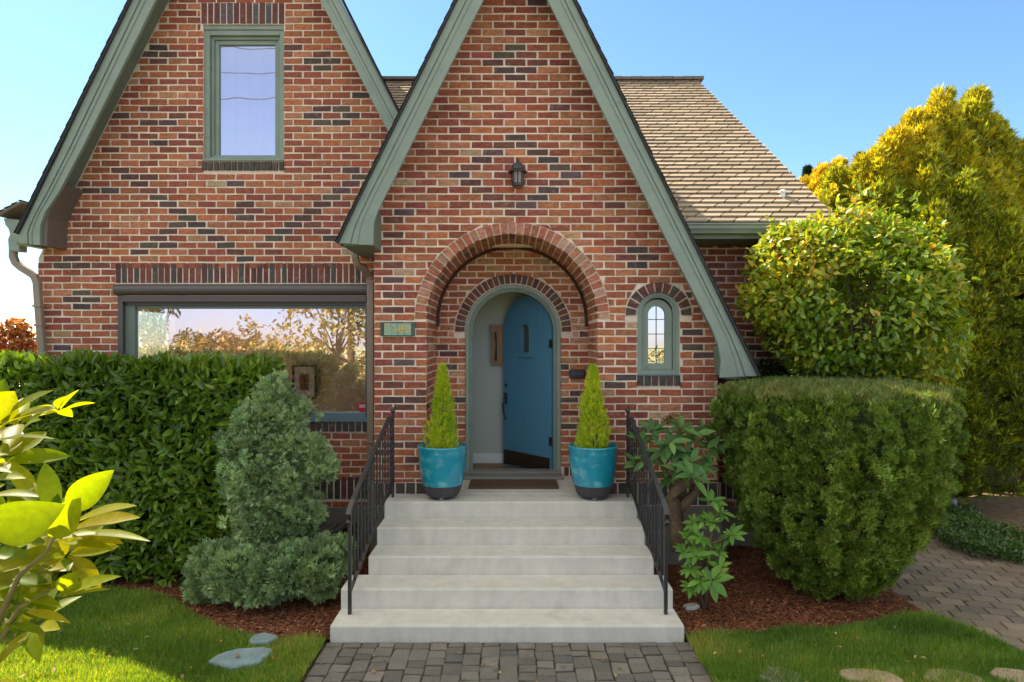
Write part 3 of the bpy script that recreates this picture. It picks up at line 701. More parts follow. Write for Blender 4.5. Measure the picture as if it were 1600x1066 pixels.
# leaf
LW = .90; th = math.radians(50); HX, HY = DCX+.468, YD+.10
dr_o = bpy.data.objects.new('door', None)
mb = MB(); lh = LW/2
vx0, vx1 = LW*.40, LW*.56
plate(mb, [(0, 0), (LW, 0)]+arc(lh, DS-.735, lh, 0, PI, 30), [arched(LW*.50, .075, 1.44, 1.72, 12)], -.0225, .0225)
leaf = mb.build('door', M['door'], None); leaf.parent = house
# leaf local: x from free edge(0)? -> origin at hinge, x runs towards free edge negative
for v in leaf.data.vertices: v.co.x = v.co.x-LW
leaf.location = (HX, HY-YM, .737); leaf.rotation_euler = (0, 0, -th)
tag(leaf, 'blue arched front door standing open')
def leafpart(name, mb, m, bevel=0):
    o = mb.build(name, m, None, bevel=bevel); o.parent = leaf
    for v in o.data.vertices: v.co.x -= LW
    return o
mb = MB(); mb.box(.03, LW-.03, -.032, -.0228, .02, .20); leafpart('kick_plate', mb, M['kick'])
mb = MB(); plate(mb, arched(LW*.50, .112, 1.41, 1.72, 16), [arched(LW*.50, .070, 1.445, 1.72, 12)], -.045, -.0228); mb.box(LW*.5-.135, LW*.5+.135, -.055, -.0228, 1.385, 1.41)
leafpart('peep_window_frame', mb, M['door_edge'], .006)
mb = MB(); mb.prism(arched(LW*.50, .076, 1.44, 1.72, 12), .004, .008); leafpart('peep_window', mb, glassmat('peep_glass', .25, (1,1,1), (.35,.22,.15)))
mb = MB()
for k in range(1, 4): mb.box(LW*.5-.076+k*.038-.003, LW*.5-.076+k*.038+.003, -.006, .002, 1.44, 1.775)
leafpart('came', mb, M['lead'])
mb = MB(); mb.lathe([(.022,0),(.026,.006),(.0,.02)], (0,0,0), 16)
for i in range(len(mb.v)): x, y, z = mb.v[i]; mb.v[i] = (.065+x, -.0228-z, 1.02+y)
k0 = len(mb.v)
mb.box(.045, .085, -.032, -.0228, .78, .92)
mb.tube([(.065,-.03,.90),(.065,-.065,.86),(.06,-.075,.78),(.062,-.07,.68),(.065,-.045,.60),(.07,-.03,.585)], [.010,.010,.012,.011,.009,.014], 8)
mb.tube([(.065,-.03,.90),(.065,-.055,.925),(.065,-.07,.92)], .007, 8)
leafpart('handle', mb, M['iron'], 0)
for hz_ in (1.50, .35): mb = MB(); mb.box(LW-.03, LW+.012, -.036, -.0228, hz_, hz_+.10); leafpart('hinge', mb, M['kick'])
# mail slot
mb = MB(); X, Z = P(902, 584.5, YD-.02); mb.box(X-.095, X+.095, YD-.03, YD-.004, Z-.052, Z+.05); 
ms = mb.build('mail_slot', M['iron'], house, bevel=.008); tag(ms, 'dark metal mail slot right of the door')
mb = MB(); mb.box(X-.08, X+.08, YD-.036, YD-.0305, Z-.035, Z+.03); fl = mb.build('flap', M['iron'], ms, bevel=.003)
def text(body, size, m, name, ext=.003, sx=1.0):
    cu = bpy.data.curves.new(name, 'FONT'); cu.body = body; cu.size = size; cu.extrude = ext; cu.align_x = 'CENTER'; cu.align_y = 'CENTER'
    t = bpy.data.objects.new(name, cu); C.objects.link(t); bpy.context.view_layer.update()
    me = bpy.data.meshes.new_from_object(t.evaluated_get(bpy.context.evaluated_depsgraph_get()))
    C.objects.unlink(t); bpy.data.objects.remove(t)
    me.materials.clear(); me.materials.append(m); me.name = name
    o = bpy.data.objects.new(name, me); C.objects.link(o); o.rotation_euler = (PI/2, 0, 0); o.scale = (sx, 1, 1)
    return o
t = text('LETTERS', .036, mat('worn_metal_letters', (.16,.17,.20), rough=.35, metal=.6), 'lettering', .002); t.parent = ms; t.location = (X, YD-YM-.0375, Z)

# ------------------------------------------------------------------ porch things
st = empty('front_steps', (0, 6.25, 0), 'pale painted concrete front steps, five steps wide up to the porch', 'steps')
mb = MB()
def stepbox(x0, x1, y0, y1, z0, z1): mb.box(x0, x1, y0, y1, z0, z1)
yk = [6.25-.331*k for k in range(5)]; zk = [FZ-.156*k for k in range(5)]
xs = [(-1.25,1.23),(-1.252,1.237),(-1.257,1.243),(-1.409,1.325),(-1.404,1.33)]
m0 = MB(); m0.box(-1.25, 1.23, 6.25, YE-.002, -.3, FZ); m0.box(-AR+.001, AR-.001, YE-.0015, YD+.1, -.3, FZ); m0.build('landing', M['concrete'], st, bevel=.014)
for k in range(1, 5):
    m1 = MB(); m1.box(xs[k][0], xs[k][1], yk[k], yk[k-1]-.0005, -.3, zk[k]); m1.build('step', M['concrete'], st, bevel=.016)
mat_o = MB(); mat_o.box(PX(733,6.9), PX(872,6.9), 6.78, 7.18, FZ+.002, FZ+.02)
dm = mat_o.build('doormat', M['mat'], None, bevel=.005, loc=(0, 6.9, FZ)); tag(dm, 'brown coir doormat lying at the open front door', 'doormat')

def railing(s, x_bot, x_top, label):
    """s=-1 left, +1 right"""
    rt = empty('stair_railing', (x_bot, 5.13, zk[4]), label, 'railing', 'iron railings of the front steps')
    yb, yt = 5.13, 6.42
    X = lambda y: x_bot+(x_top-x_bot)*min(1, max(0, (y-yb)/(yt-yb)))
    slope = .156/.331
    ztop = lambda y: .985+(min(y, 6.27)-yb)*slope*1.07+(0 if y < 6.27 else 0)
    zbot = lambda y: .30+(min(y, 6.27)-yb)*slope*1.07
    a = MB()
    pts = [(X(yt), yt, ztop(6.27)), (X(6.27), 6.27, ztop(6.27)), (X(5.2), 5.2, ztop(5.2)), (X(5.13), 5.13, ztop(5.13)-.012), (X(5.09), 5.085, ztop(5.13)-.05), (X(5.09), 5.08, ztop(5.13)-.11), (X(5.1), 5.10, ztop(5.13)-.135)]
    a.tube(pts, 0, sq=(.042, .022)); a.build('top_rail', M['iron'], rt, bevel=.004)
    b = MB(); b.tube([(X(yt), yt, zbot(6.27)+.01), (X(6.27), 6.27, zbot(6.27)), (X(yb), yb, zbot(yb))], 0, sq=(.028, .012)); b.build('bottom_rail', M['iron'], rt, bevel=.002)
    c = MB(); c.box(X(yb)-.014, X(yb)+.014, yb-.014, yb+.014, zk[4]+.002, ztop(yb)-.03); c.build('post', M['iron'], rt, bevel=.003)
    c = MB(); c.box(X(yt)-.013, X(yt)+.013, yt-.013, yt+.013, FZ+.002, ztop(6.27)+.02); po = c.build('post', M['iron'], rt, bevel=.003)
    c = MB(); c.lathe([(.008,0),(.012,.01),(.024,.035),(.02,.055),(.004,.075)], (X(yt), yt, ztop(6.27)+.02), 12); c.build('finial', M['iron'], rt, smooth=True)
    n = 12; ys = [yb+.11+(6.24-yb-.11)*i/(n-1) for i in range(n)]+[6.32, 6.37]
    for i, y in enumerate(ys):
        c = MB(); x = X(y); zA, zB = zbot(y), ztop(y)-.01
        if i % 3 == 1:         # twisted baluster
            m_ = 26; vs = []
            for k in range(m_+1):
                z = zA+(zB-zA)*k/m_; tw = 0 if k < 4 or k > m_-4 else (k-4)*PI/5
                for qq in range(4): aa = tw+PI/4+qq*PI/2; vs.append((x+.0105*math.cos(aa), y+.0105*math.sin(aa), z))
            c.add(vs, [(k*4+qq, k*4+(qq+1) % 4, k*4+4+(qq+1) % 4, k*4+4+qq) for k in range(m_) for qq in range(4)])
        else: c.box(x-.0065, x+.0065, y-.0065, y+.0065, zA, zB)
        c.build('baluster', M['iron'], rt)
    for i, yc in enumerate((5.62,)):    # scroll pairs
        c = MB(); zc = (ztop(yc)+zbot(yc))/2
        for sg in (1, -1):
            pts = []
            for k in range(22):
                t = k/21*2.6*PI; r = .012+.034*k/21
                pts.append((X(yc), yc-.048*0+sg*(r*math.cos(t)), zc+sg*(.06+.0*t)+r*math.sin(t)*1.0+sg*.05))
            c.tube(pts, .0055, 6)
        c.tube([(X(yc)+.002, yc, zc-.14), (X(yc)+.002, yc, zc+.14)], .005, 6)
        c.build('scroll', M['iron'], rt)
    return rt
railing(-1, -1.300, -1.195, 'black iron railing along the left side of the steps')
railing(1, 1.232, 1.160, 'black iron railing along the right side of the steps')

# pots
potmat = mat('turquoise_glaze', (.014,.27,.38), rough=.14, var=.16, vscale=7, coat=.6, bump=.3, bscale=9, bdist=.012, tint2=((.24,.55,.52), 9, .54, .68, .6))
potbase = mat('unglazed_clay', (.055,.05,.055), rough=.6, var=.25, vscale=8)
soil = mat('potting_soil', (.03,.02,.012), rough=1, bump=.8, bscale=60)
def pot(x, y, label):
    r = empty('planter_pot', (x, y, FZ), label, 'plant pot', 'glazed pots flanking the front door')
    m1 = MB(); m1.lathe([(.148,.03),(.165,.05),(.198,.14),(.199,.142)], (x, y, FZ), 40); m1.build('base', potbase, r, smooth=True)
    m1 = MB(); m1.lathe([(.1995,.143),(.212,.20),(.228,.30),(.240,.42),(.2455,.50),(.252,.515),(.250,.53),(.240,.532),(.228,.52),(.222,.47),(.21,.46)], (x, y, FZ), 48, closed=False); m1.build('body', potmat, r, smooth=True)
    m1 = MB(); m1.lathe([(.0001,.472),(.222,.466)], (x, y, FZ), 24, closed=False); m1.build('soil', soil, r)
    for k in range(3):
        a = -PI/2+k*2*PI/3; m1 = MB(); m1.lathe([(.022,0.001),(.028,.02),(.022,.034)], (x+.11*math.cos(a), y+.11*math.sin(a), FZ), 10); m1.build('foot', M['sillstone'], r, smooth=True)
POTS = [(-.695, 6.41), (.812, 6.41)]
pot(*POTS[0], 'glazed turquoise pot left of the door, holding a lemon cypress')
pot(*POTS[1], 'glazed turquoise pot right of the door, holding a lemon cypress')

# lantern
X, Z = P(809, 277, YE-.09)
ln = empty('wall_lantern', (X, YE, Z), 'black iron wall lantern with pale glass above the porch arch', 'lantern')
mb = MB(); yc = YE-.10
mb.lathe([(.02,-.115),(.058,-.095),(.062,-.07),(.062,-.066),(.045,-.066)], (X, yc, Z), 8)
mb.lathe([(.060,.055),(.098,.045),(.100,.055),(.066,.075),(.062,.10),(.05,.13),(.02,.145),(.012,.165),(.016,.175),(.004,.19)], (X, yc, Z), 8)
for k in range(8):
    a = k*PI/4; mb.tube([(X+.056*math.cos(a), yc+.056*math.sin(a), Z-.07), (X+.062*math.cos(a), yc+.062*math.sin(a), Z+.06)], .0065, 5)
mb.box(X-.03, X+.03, YE-.012, YE-.008+.004, Z-.03, Z+.16); mb.tube([(X, YE-.012, Z+.10), (X, YE-.05, Z+.10), (X, yc, Z+.12)], .009, 6)
mb.build('cage', M['iron'], ln)
mb = MB(); mb.lathe([(.048,-.066),(.052,.055)], (X, yc, Z), 8); mb.build('glass', mat('frosted_glass', (.62,.52,.42), rough=.25, trans=.5), ln)
mb = MB(); mb.lathe([(.01,-.125),(.035,-.115),(.046,-.097)], (X, yc, Z), 8); mb.build('amber_base', mat('amber_glass', (.35,.16,.01), rough=.2, trans=.4), ln)
# house number
X, Z = P(621.5, 514.5, YE-.02)
sg = empty('house_number_sign', (X, YE, Z), 'painted tile house number sign 7265 beside the porch', 'sign')
mb = MB(); hw_, hh = .175, .071
mb.box(X-hw_, X+hw_, YE-.022, YE-.008, Z-hh, Z+hh); mb.box(X-hw_, X-hw_+.032, YE-.032, YE-.0225, Z-hh, Z+hh); mb.box(X+hw_-.032, X+hw_, YE-.032, YE-.0225, Z-hh, Z+hh)
mb.box(X-hw_+.033, X+hw_-.033, YE-.030, YE-.0225, Z+hh-.008, Z+hh); mb.box(X-hw_+.033, X+hw_-.033, YE-.030, YE-.0225, Z-hh, Z-hh+.008)
mb.build('holder', mat('verdigris_iron', (.06,.08,.055), rough=.6, var=.3), sg)
mb = MB()
for k in range(4):
    xa = X-.140+k*.070; mb.box(xa+.0015, xa+.0685, YE-.028, YE-.0222, Z-.061, Z+.061)
mb.build('tile', mat('turquoise_tile', (.22,.42,.36), rough=.25, var=.3, vscale=25, tint2=((.50,.42,.14), 16, .52, .6, .7)), sg)
for k, ch in enumerate('7265'):
    t = text(ch, .125, mat('ochre_digit_'+ch, (.62,.36,.06), rough=.3), 'digit', .002, .92); t.parent = sg; t.location = (-.105+k*.070, -.030, -.002)
# cabinet inside vestibule
X, Z = P(781, 541, 8.26)
kc = empty('key_cabinet', (X, 8.32, Z), 'small wooden wall cabinet hanging inside the open doorway', 'cabinet')
mb = MB(); mb.box(X-.11, X+.11, 8.26, 8.319, Z-.24, Z+.24); mb.box(X-.13, X+.13, 8.24, 8.319, Z+.241, Z+.27); mb.box(X-.11, X-.085, 8.24, 8.259, Z-.24, Z+.24); mb.box(X+.085, X+.11, 8.24, 8.259, Z-.24, Z+.24)
mb.build('case', M['wood'], kc)
mb = MB(); mb.tube([(X-.05, 8.24, Z-.18), (X-.045, 8.235, Z+.02), (X-.055, 8.235, Z+.18)], [.016, .006, .012], 8); mb.build('bell_pull', M['iron'], kc)
# window well
ww = MB(); cxw, cyw = PX(497, 6.7), 6.95
for k in range(24):
    a0, a1 = PI+PI*k/24, PI+PI*(k+1)/24
    ww.tube([(cxw+.36*math.cos(a0), cyw+.42*math.sin(a0), .36), (cxw+.36*math.cos(a1), cyw+.42*math.sin(a1), .36)], .014, 6)
    ww.add([(cxw+.36*math.cos(a0), cyw+.42*math.sin(a0), .0), (cxw+.36*math.cos(a1), cyw+.42*math.sin(a1), .0), (cxw+.36*math.cos(a1), cyw+.42*math.sin(a1), .36), (cxw+.36*math.cos(a0), cyw+.42*math.sin(a0), .36)], [(0,1,2,3)])
for k in range(9): ww.tube([(cxw-.32+k*.08, cyw, .345), (cxw-.32+k*.08, cyw-.40*math.sqrt(max(0, 1-((-.32+k*.08)/.36)**2)), .345)], .006, 5)
o = ww.build('window_well', M['iron'], None, loc=(cxw, cyw, 0)); tag(o, 'black metal window well cover below the picture window', 'window well')

# ================================================================== ground
GR = {}
GR['soil'] = mat('ground_soil', (.07,.075,.03), rough=1, var=.3, vscale=3)
GR['lawn'] = mat('lawn_soil', (.045,.075,.018), rough=1, var=.4, vscale=14, bump=.8, bscale=60)
GR['mulch'] = mat('mulch_soil', (.075,.026,.012), rough=1, var=.5, vscale=60, bump=1, bscale=120, bdist=.02)
GR['road'] = mat('asphalt', (.05,.05,.052), rough=.9, var=.15, vscale=20)
GR['walk'] = mat('sidewalk_concrete', (.42,.40,.36), rough=.9, var=.1, vscale=4)
GR['joint'] = mat('joint_sand', (.045,.035,.025), rough=1, var=.4, vscale=30)
GR['far'] = mat('far_lawn', (.30,.28,.13), rough=1, var=.3, vscale=1)
def sheet(name, poly, z, m):
    me = bpy.data.meshes.new(name); me.from_pydata([(x, y, z) for x, y in poly], [], [list(range(len(poly)))])
    if me.polygons[0].normal.z < 0: me.flip_normals()
    me.materials.append(m); o = bpy.data.objects.new(name, me); C.objects.link(o); o['kind'] = 'structure'; return o
sheet('ground', [(-400,-400),(400,-400),(400,400),(-400,400)], -.06, GR['far'])
LAWN_L = [(-12,-2.2),(-1.44,-2.2),(-1.44,4.92),(-1.55,4.98),(-1.9,4.93),(-2.35,5.10),(-2.75,5.45),(-3.1,5.75),(-3.6,5.95),(-4.4,6.0),(-12,6.0)]
LAWN_R = [(1.36,-2.2),(4.9,-2.2),(3.86,4.3),(3.72,4.9),(3.52,5.38),(3.1,5.25),(2.6,5.12),(2.0,5.03),(1.36,4.99)]
sheet('lawn', LAWN_L, -.012, GR['lawn']); sheet('lawn', LAWN_R, -.012, GR['lawn'])
BED_L = [(-12,6.0),(-4.4,6.0),(-3.6,5.95),(-3.1,5.75),(-2.75,5.45),(-2.35,5.10),(-1.9,4.93),(-1.55,4.98),(-1.41,4.95),(-1.41,7.3),(-12,7.3)]
BED_R = [(1.33,4.99),(2.0,5.03),(2.6,5.12),(3.1,5.25),(3.52,5.38),(3.46,6.2),(3.55,7.2),(3.75,8.4),(3.1,12),(1.33,7.3)]
sheet('garden_bed', BED_L, .004, GR['mulch']); sheet('garden_bed', BED_R, .004, GR['mulch'])
def inpoly(x, y, poly):
    r = np.zeros(x.shape, bool); n = len(poly); j = n-1
    for i in range(n):
        xi, yi = poly[i]; xj, yj = poly[j]
        c = ((yi > y) != (yj > y)) & (x < (xj-xi)*(y-yi)/((yj-yi) or 1e-9)+xi); r ^= c; j = i
    return r
def samp(poly, n, box=None):
    xs_ = [p[0] for p in poly]; ys_ = [p[1] for p in poly]; b = box or (min(xs_), max(xs_), min(ys_), max(ys_))
    x = rng.uniform(b[0], b[1], n); y = rng.uniform(b[2], b[3], n); k = inpoly(x, y, poly); return x[k], y[k]
def npmesh(name, V, loops, tot, col, m, smooth=False, parent=None, loc=(0, 0, 0)):
    me = bpy.data.meshes.new(name); V = V-np.array(loc)
    me.vertices.add(len(V)); me.vertices.foreach_set('co', V.astype(np.float32).ravel())
    me.loops.add(len(loops)); me.loops.foreach_set('vertex_index', loops.astype(np.int32))
    me.polygons.add(len(tot)); st_ = np.concatenate([[0], np.cumsum(tot)[:-1]]).astype(np.int32)
    me.polygons.foreach_set('loop_start', st_); me.polygons.foreach_set('loop_total', tot.astype(np.int32))
    me.update(calc_edges=True); me.validate()
    at = me.attributes.new('Col', 'FLOAT_COLOR', 'FACE')
    at.data.foreach_set('color', np.concatenate([col, np.ones((len(col), 1))], 1).astype(np.float32).ravel())
    if smooth: me.polygons.foreach_set('use_smooth', np.ones(len(tot), bool))
    me.materials.append(m); o = bpy.data.objects.new(name, me); C.objects.link(o)
    if parent: o.parent = parent
    else: o.location = loc
    return o
def nrm(a): return a/np.maximum(1e-9, np.linalg.norm(a, axis=1, keepdims=True))
def leafgeo(Pp, D, Nn, L, Wd, kind='leaf', bend=.15, fold=.25):
    """arrays of leaves; returns V, loops, totals, faces per leaf"""
    D = nrm(D); Nn = nrm(Nn-D*(Nn*D).sum(1, keepdims=True)); Sd = np.cross(D, Nn); n = len(Pp)
    L = np.broadcast_to(np.asarray(L, float), (n,))[:, None]; Wd = np.broadcast_to(np.asarray(Wd, float), (n,))[:, None]
    q = lambda t, s, h: Pp+D*L*t+Sd*Wd*s+Nn*(h*Wd-bend*L*t*t)
    if kind == 'leaf':
        vs = [q(0,0,0), q(.32,-.46,fold), q(.32,0,0), q(.32,.46,fold), q(.68,-.42,fold), q(.68,0,0), q(.68,.42,fold), q(1,0,0)]
        F = [(0,2,1),(0,3,2),(1,2,5,4),(2,3,6,5),(4,5,7),(5,6,7)]
    elif kind == 'big':
        T = [i/11 for i in range(12)]; Ws = [max(.03, .5*math.sin(PI*t**.92)**.85) for t in T[:-1]]+[0]
        vs = []; F = []
        for t, w in zip(T[:-1], Ws[:-1]): vs += [q(t,-w,fold*w*2), q(t,0,0), q(t,w,fold*w*2)]
        vs.append(q(1,0,0))
        for i in range(10): a = i*3; F += [(a,a+1,a+4,a+3),(a+1,a+2,a+5,a+4)]
        F += [(30,31,33),(31,32,33)]
    elif kind == 'dia':
        vs = [q(0,0,0), q(.45,-.5,fold), q(1,0,0), q(.45,.5,fold)]; F = [(0,2,1),(0,3,2)]
    elif kind == 'blade':
        vs = [q(0,-.5,0), q(0,.5,0), q(.55,.4,0), q(.55,-.4,0), q(1,0,0)]; F = [(0,1,2,3),(3,2,4)]
    k = len(vs); V = np.stack(vs, 1).reshape(-1, 3)
    fl = np.concatenate([np.array(f) for f in F]); base = (np.arange(n)*k)[:, None]
    loops = (base+fl[None, :]).ravel(); tot = np.tile([len(f) for f in F], n)
    return V, loops, tot, len(F)
def leaves(name, Pp, D, Nn, L, Wd, col, m, kind='leaf', bend=.15, fold=.25, smooth=True, parent=None, loc=(0,0,0)):
    V, lo, to, k = leafgeo(Pp, D, Nn, L, Wd, kind, bend, fold)
    return npmesh(name, V, lo, to, np.repeat(col, k, 0), m, smooth, parent, loc)
def noise3(p, s, seed=0):
    r = np.random.default_rng(seed); out = np.zeros(len(p))
    for k in range(7):
        w = r.normal(size=3)*s*(1+.5*k); out += np.sin(p@w+r.uniform(0, 6.28))/(1+.35*k)
    return out/2.6
def pal(n, cols, w=None, jit=.12, f=None):
    cols = np.array(cols); 
    if f is None: idx = rng.choice(len(cols), n, p=w)
    else: idx = np.clip(((f+rng.normal(0, .18, n))*len(cols)).astype(int), 0, len(cols)-1)
    return cols[idx]*(1+rng.normal(0, jit, (n, 1)))*(1+rng.normal(0, .04, (n, 3)))
def rvec(n): return nrm(rng.normal(size=(n, 3)))
UP = np.array([0, 0, 1.0])
MV = {}
def leafmat(name, rough=.4, trans=.35, tcol=(1.2,1.25,.6), spec=.5): return mat(name, attr=True, rough=rough, trans=trans, tcol=tcol, spec=spec)

# ---------------- paving
def paver_field(name, gen, m, label=None):
    mb = MB()
    for (corners, z, c) in gen:
        cx = sum(p[0] for p in corners)/4; cy = sum(p[1] for p in corners)/4; e = .005
        inn = [(p[0]+(cx-p[0])/math.hypot(cx-p[0], cy-p[1])*e*1.6, p[1]+(cy-p[1])/math.hypot(cx-p[0], cy-p[1])*e*1.6) for p in corners]
        vs = [(x, y, -.03) for x, y in corners]+[(x, y, z-.005) for x, y in corners]+[(x, y, z) for x, y in inn]
        mb.add(vs, [(8,9,10,11)]+[(k, (k+1) % 4, (k+1) % 4+4, k+4) for k in range(4)]+[(k+4, (k+1) % 4+4, (k+1) % 4+8, k+8) for k in range(4)], c)
    o = mb.build(name, m); o['kind'] = 'structure'; return o
PVC = [(.15,.13,.112),(.165,.142,.122),(.135,.118,.104),(.18,.152,.128),(.155,.136,.12),(.195,.168,.142)]
def path_gen():
    n = 21; w = (1.37+1.42)/n
    for i in range(n):
        x0 = -1.42+i*w; y = 4.935+random.uniform(-.05, .0)
        top = 4.922
        yy = top
        first = True
        while yy > -2.2:
            ln_ = random.choice([.09,.11,.12,.14,.17]); 
            if first: ln_ = random.uniform(.06, .16); first = False
            y1, y0 = yy-.007, yy-ln_+.007; q = lambda: random.uniform(-.008, .008)
            k = random.uniform(.85, 1.15)
            yield [(x0+.003+q(), y0+q()), (x0+w-.003+q(), y0+q()), (x0+w-.003+q(), y1+q()), (x0+.003+q(), y1+q())], random.uniform(-.002, .004), tuple(v*k for v in random.choice(PVC))
            yy -= ln_
pvm = mat('paver_concrete', attr=True, rough=.95, var=.25, vscale=90, bump=.9, bscale=160, bdist=.006, var2=.12, v2scale=5, tint2=((.05,.065,.025), 7, .62, .72, .5))
paver_field('brick_path', path_gen(), pvm)
sheet('path_bedding', [(-1.43,-2.25),(1.38,-2.25),(1.38,4.93),(-1.43,4.93)], -.008, GR['joint'])
DRV = [(3.54,5.42),(3.75,4.9),(3.9,4.3),(5.0,-2.2),(12,-2.2),(8.2,4.6),(6.6,5.9),(5.6,6.9),(4.95,7.6),(4.6,9),(4.5,14),(3.45,14),(3.7,8.4),(3.52,7.2),(3.44,6.2)]
sheet('driveway_bedding', DRV, -.008, mat('drive_sand', (.085,.065,.045), rough=1, var=.3, vscale=30))
def drive_gen():
    a = math.radians(-14); ca, sa = math.cos(a), math.sin(a)
    for r in range(-80, 90):
        for i in range(-60, 70):
            u = i*.215+(r % 2)*.1075; v = r*.148; q = lambda: random.uniform(-.004, .004)
            X_ = lambda p, t: (4.2+p*ca-t*sa, 6+p*sa+t*ca)
            c = X_(u+.1, v+.07)
            if not inpoly(np.array([c[0]]), np.array([c[1]]), DRV)[0] or c[1] < 2: continue
            k = random.uniform(.85, 1.12)
            yield [X_(u+.004+q(), v+.004+q()), X_(u+.211+q(), v+.004+q()), X_(u+.211+q(), v+.144+q()), X_(u+.004+q(), v+.144+q())], random.uniform(-.002, .004), tuple(t*k for t in random.choice([(.25,.18,.12),(.22,.16,.11),(.28,.20,.135),(.20,.15,.11)]))
paver_field('driveway', drive_gen(), pvm)
sheet('sidewalk', [(-60,-4.2),(60,-4.2),(60,-2.3),(-60,-2.3)], -.01, GR['walk'])
sheet('road', [(-200,-15),(200,-15),(200,-7),(-200,-7)], -.04, GR['road'])

# ---------------- mulch chips
def chips(name, poly, n, box, loc):
    x, y = samp(poly, n, box); m_ = len(x); a = rng.uniform(0, 2*PI, m_)
    D = np.stack([np.cos(a), np.sin(a), rng.normal(0, .18, m_)], 1); Nn = np.stack([rng.normal(0,.35,m_), rng.normal(0,.35,m_), np.ones(m_)], 1)
    Pp = np.stack([x, y, .008+rng.uniform(0, .016, m_)+.012*np.abs(noise3(np.stack([x, y, y*0], 1), 4, 3))], 1)
    col = pal(m_, [(.26,.08,.03),(.18,.055,.022),(.32,.11,.04),(.11,.04,.02),(.40,.20,.10),(.21,.07,.028)], [.27,.25,.18,.17,.05,.08])
    o = leaves(name, Pp, D, Nn, rng.uniform(.02, .06, m_), rng.uniform(.006, .014, m_), col, mat(name+'_bark', attr=True, rough=.9), 'dia', 0, .1, False, None, loc)
    o['kind'] = 'stuff'; tag(o, 'reddish brown bark mulch covering the planting bed', 'mulch'); return o
o = chips('wood_mulch', BED_L, 60000, (-4.8, -1.4, 4.9, 7.2), (-2.5, 5.4, 0)); o['label'] = 'reddish brown bark mulch between left lawn and steps'
o = chips('wood_mulch', BED_R, 60000, (1.33, 3.9, 4.95, 7.3), (2.3, 5.5, 0)); o['label'] = 'reddish brown bark mulch under the clipped yew'

# ---------------- grass
gm = leafmat('grass_blade', .5, .45, (3.8,2.4,.25))
def grass(name, poly, n, box, label, loc, h=(.03,.075)):
    x, y = samp(poly, n, box); m_ = len(x)
    p = np.stack([x, y, x*0], 1); nz = noise3(p, 2.5, 5); nz2 = noise3(p, 7, 9)
    L = rng.uniform(h[0], h[1], m_)*(1+.35*nz2)
    D = np.stack([rng.normal(0,.35,m_)+.15*nz2, rng.normal(0,.35,m_), np.ones(m_)*.9], 1)
    f = .45+.28*nz
    col = pal(m_, [(.06,.14,.022),(.085,.19,.03),(.12,.24,.04),(.17,.29,.06),(.30,.32,.12)], f=np.clip(f, 0, .93), jit=.15)
    o = leaves(name, p, D, rvec(m_), L, rng.uniform(.0035,.006,m_), col, gm, 'blade', .35, 0, False, None, loc)
    o['kind'] = 'stuff'; tag(o, label, 'grass'); return o
STN = [(PX(378,4.62),4.60,.30,.15),(PX(415,4.93),4.90,.12,.08)]
grass('grass', LAWN_L, 230000, (-5.2, -1.40, 3.7, 6.05), 'short green lawn grass left of the brick path', (-2.5, 4.5, 0))
grass('grass', LAWN_R, 130000, (1.30, 4.0, 3.7, 5.45), 'thick green lawn grass right of the brick path', (2.5, 4.5, 0), (.04,.09))
o = grass('grass', LAWN_L, 60000, (-12, -1.45, -2, 3.7), 'sunny lawn grass on the street side of the yard, left', (-5, 1, 0))

x, y = samp([(-4.5,3.8),(4.2,3.8),(4.2,6.2),(-4.5,6.2)], 260); ok = ~((np.abs(x) < 1.42) & (y > 4.8)); x, y = x[ok], y[ok]; k = len(x)
o = leaves('fallen_leaves', np.stack([x, y, .012+.05*(np.abs(x) > 1.42)*(y < 5.1)], 1), rng.normal(0, 1, (k, 3))*[1,1,.15], UP+rng.normal(0,.3,(k,3)), rng.uniform(.02,.05,k), rng.uniform(.012,.028,k), pal(k, [(.36,.22,.08),(.28,.14,.05),(.45,.36,.16)]), leafmat('dry_leaf', .7, .2, (1,1,1)), 'leaf', .2, .3, False, None, (0, 5, 0))
o['kind'] = 'stuff'; tag(o, 'small dry leaves scattered over lawn, mulch and path', 'leaves')
# ---------------- stepping stones
def stone(x, y, rx, ry, rot, m, label, group, h=.035, sd=0):
    r = random.Random(sd); n = 14; mb = MB(); pr = []
    for k in range(n): a = 2*PI*k/n; rr = 1+r.uniform(-.13, .13); pr.append((rx*rr*math.cos(a), ry*rr*math.sin(a)))
    ca, sa = math.cos(rot), math.sin(rot); pr = [(x+a*ca-b*sa, y+a*sa+b*ca) for a, b in pr]
    sc = lambda t: [(x+(a-x)*t, y+(b-y)*t) for a, b in pr]
    vs = [(a, b, -.02) for a, b in pr]+[(a, b, h-.012) for a, b in sc(.99)]+[(a, b, h) for a, b in sc(.93)]+[(x, y, h+.004)]
    fs = [(k, (k+1) % n, (k+1) % n+n, k+n) for k in range(n)]+[(k+n, (k+1) % n+n, (k+1) % n+2*n, k+2*n) for k in range(n)]+[(k+2*n, (k+1) % n+2*n, 3*n) for k in range(n)]
    mb.add(vs, fs); o = mb.build('stepping_stone', m, None, loc=(x, y, 0)); return tag(o, label, 'stone', group)
bs = mat('blue_slate', (.19,.26,.28), rough=.85, var=.2, vscale=12, bump=.8, bscale=25, bdist=.01)
ts = mat('tan_flagstone', (.38,.27,.18), rough=.9, var=.25, vscale=9, bump=.8, bscale=22, bdist=.012)
gs = mat('grey_flagstone', (.26,.22,.21), rough=.9, var=.3, vscale=9, bump=1, bscale=14, bdist=.02)
stone(PX(378,4.6), 4.60, .21, .14, .25, bs, 'large blue grey stepping stone in the left lawn', 'blue grey stepping stones', .05, 1)
stone(PX(413,4.92), 4.89, .10, .085, 0, bs, 'small blue grey stepping stone at the mulch edge', 'blue grey stepping stones', .05, 2)
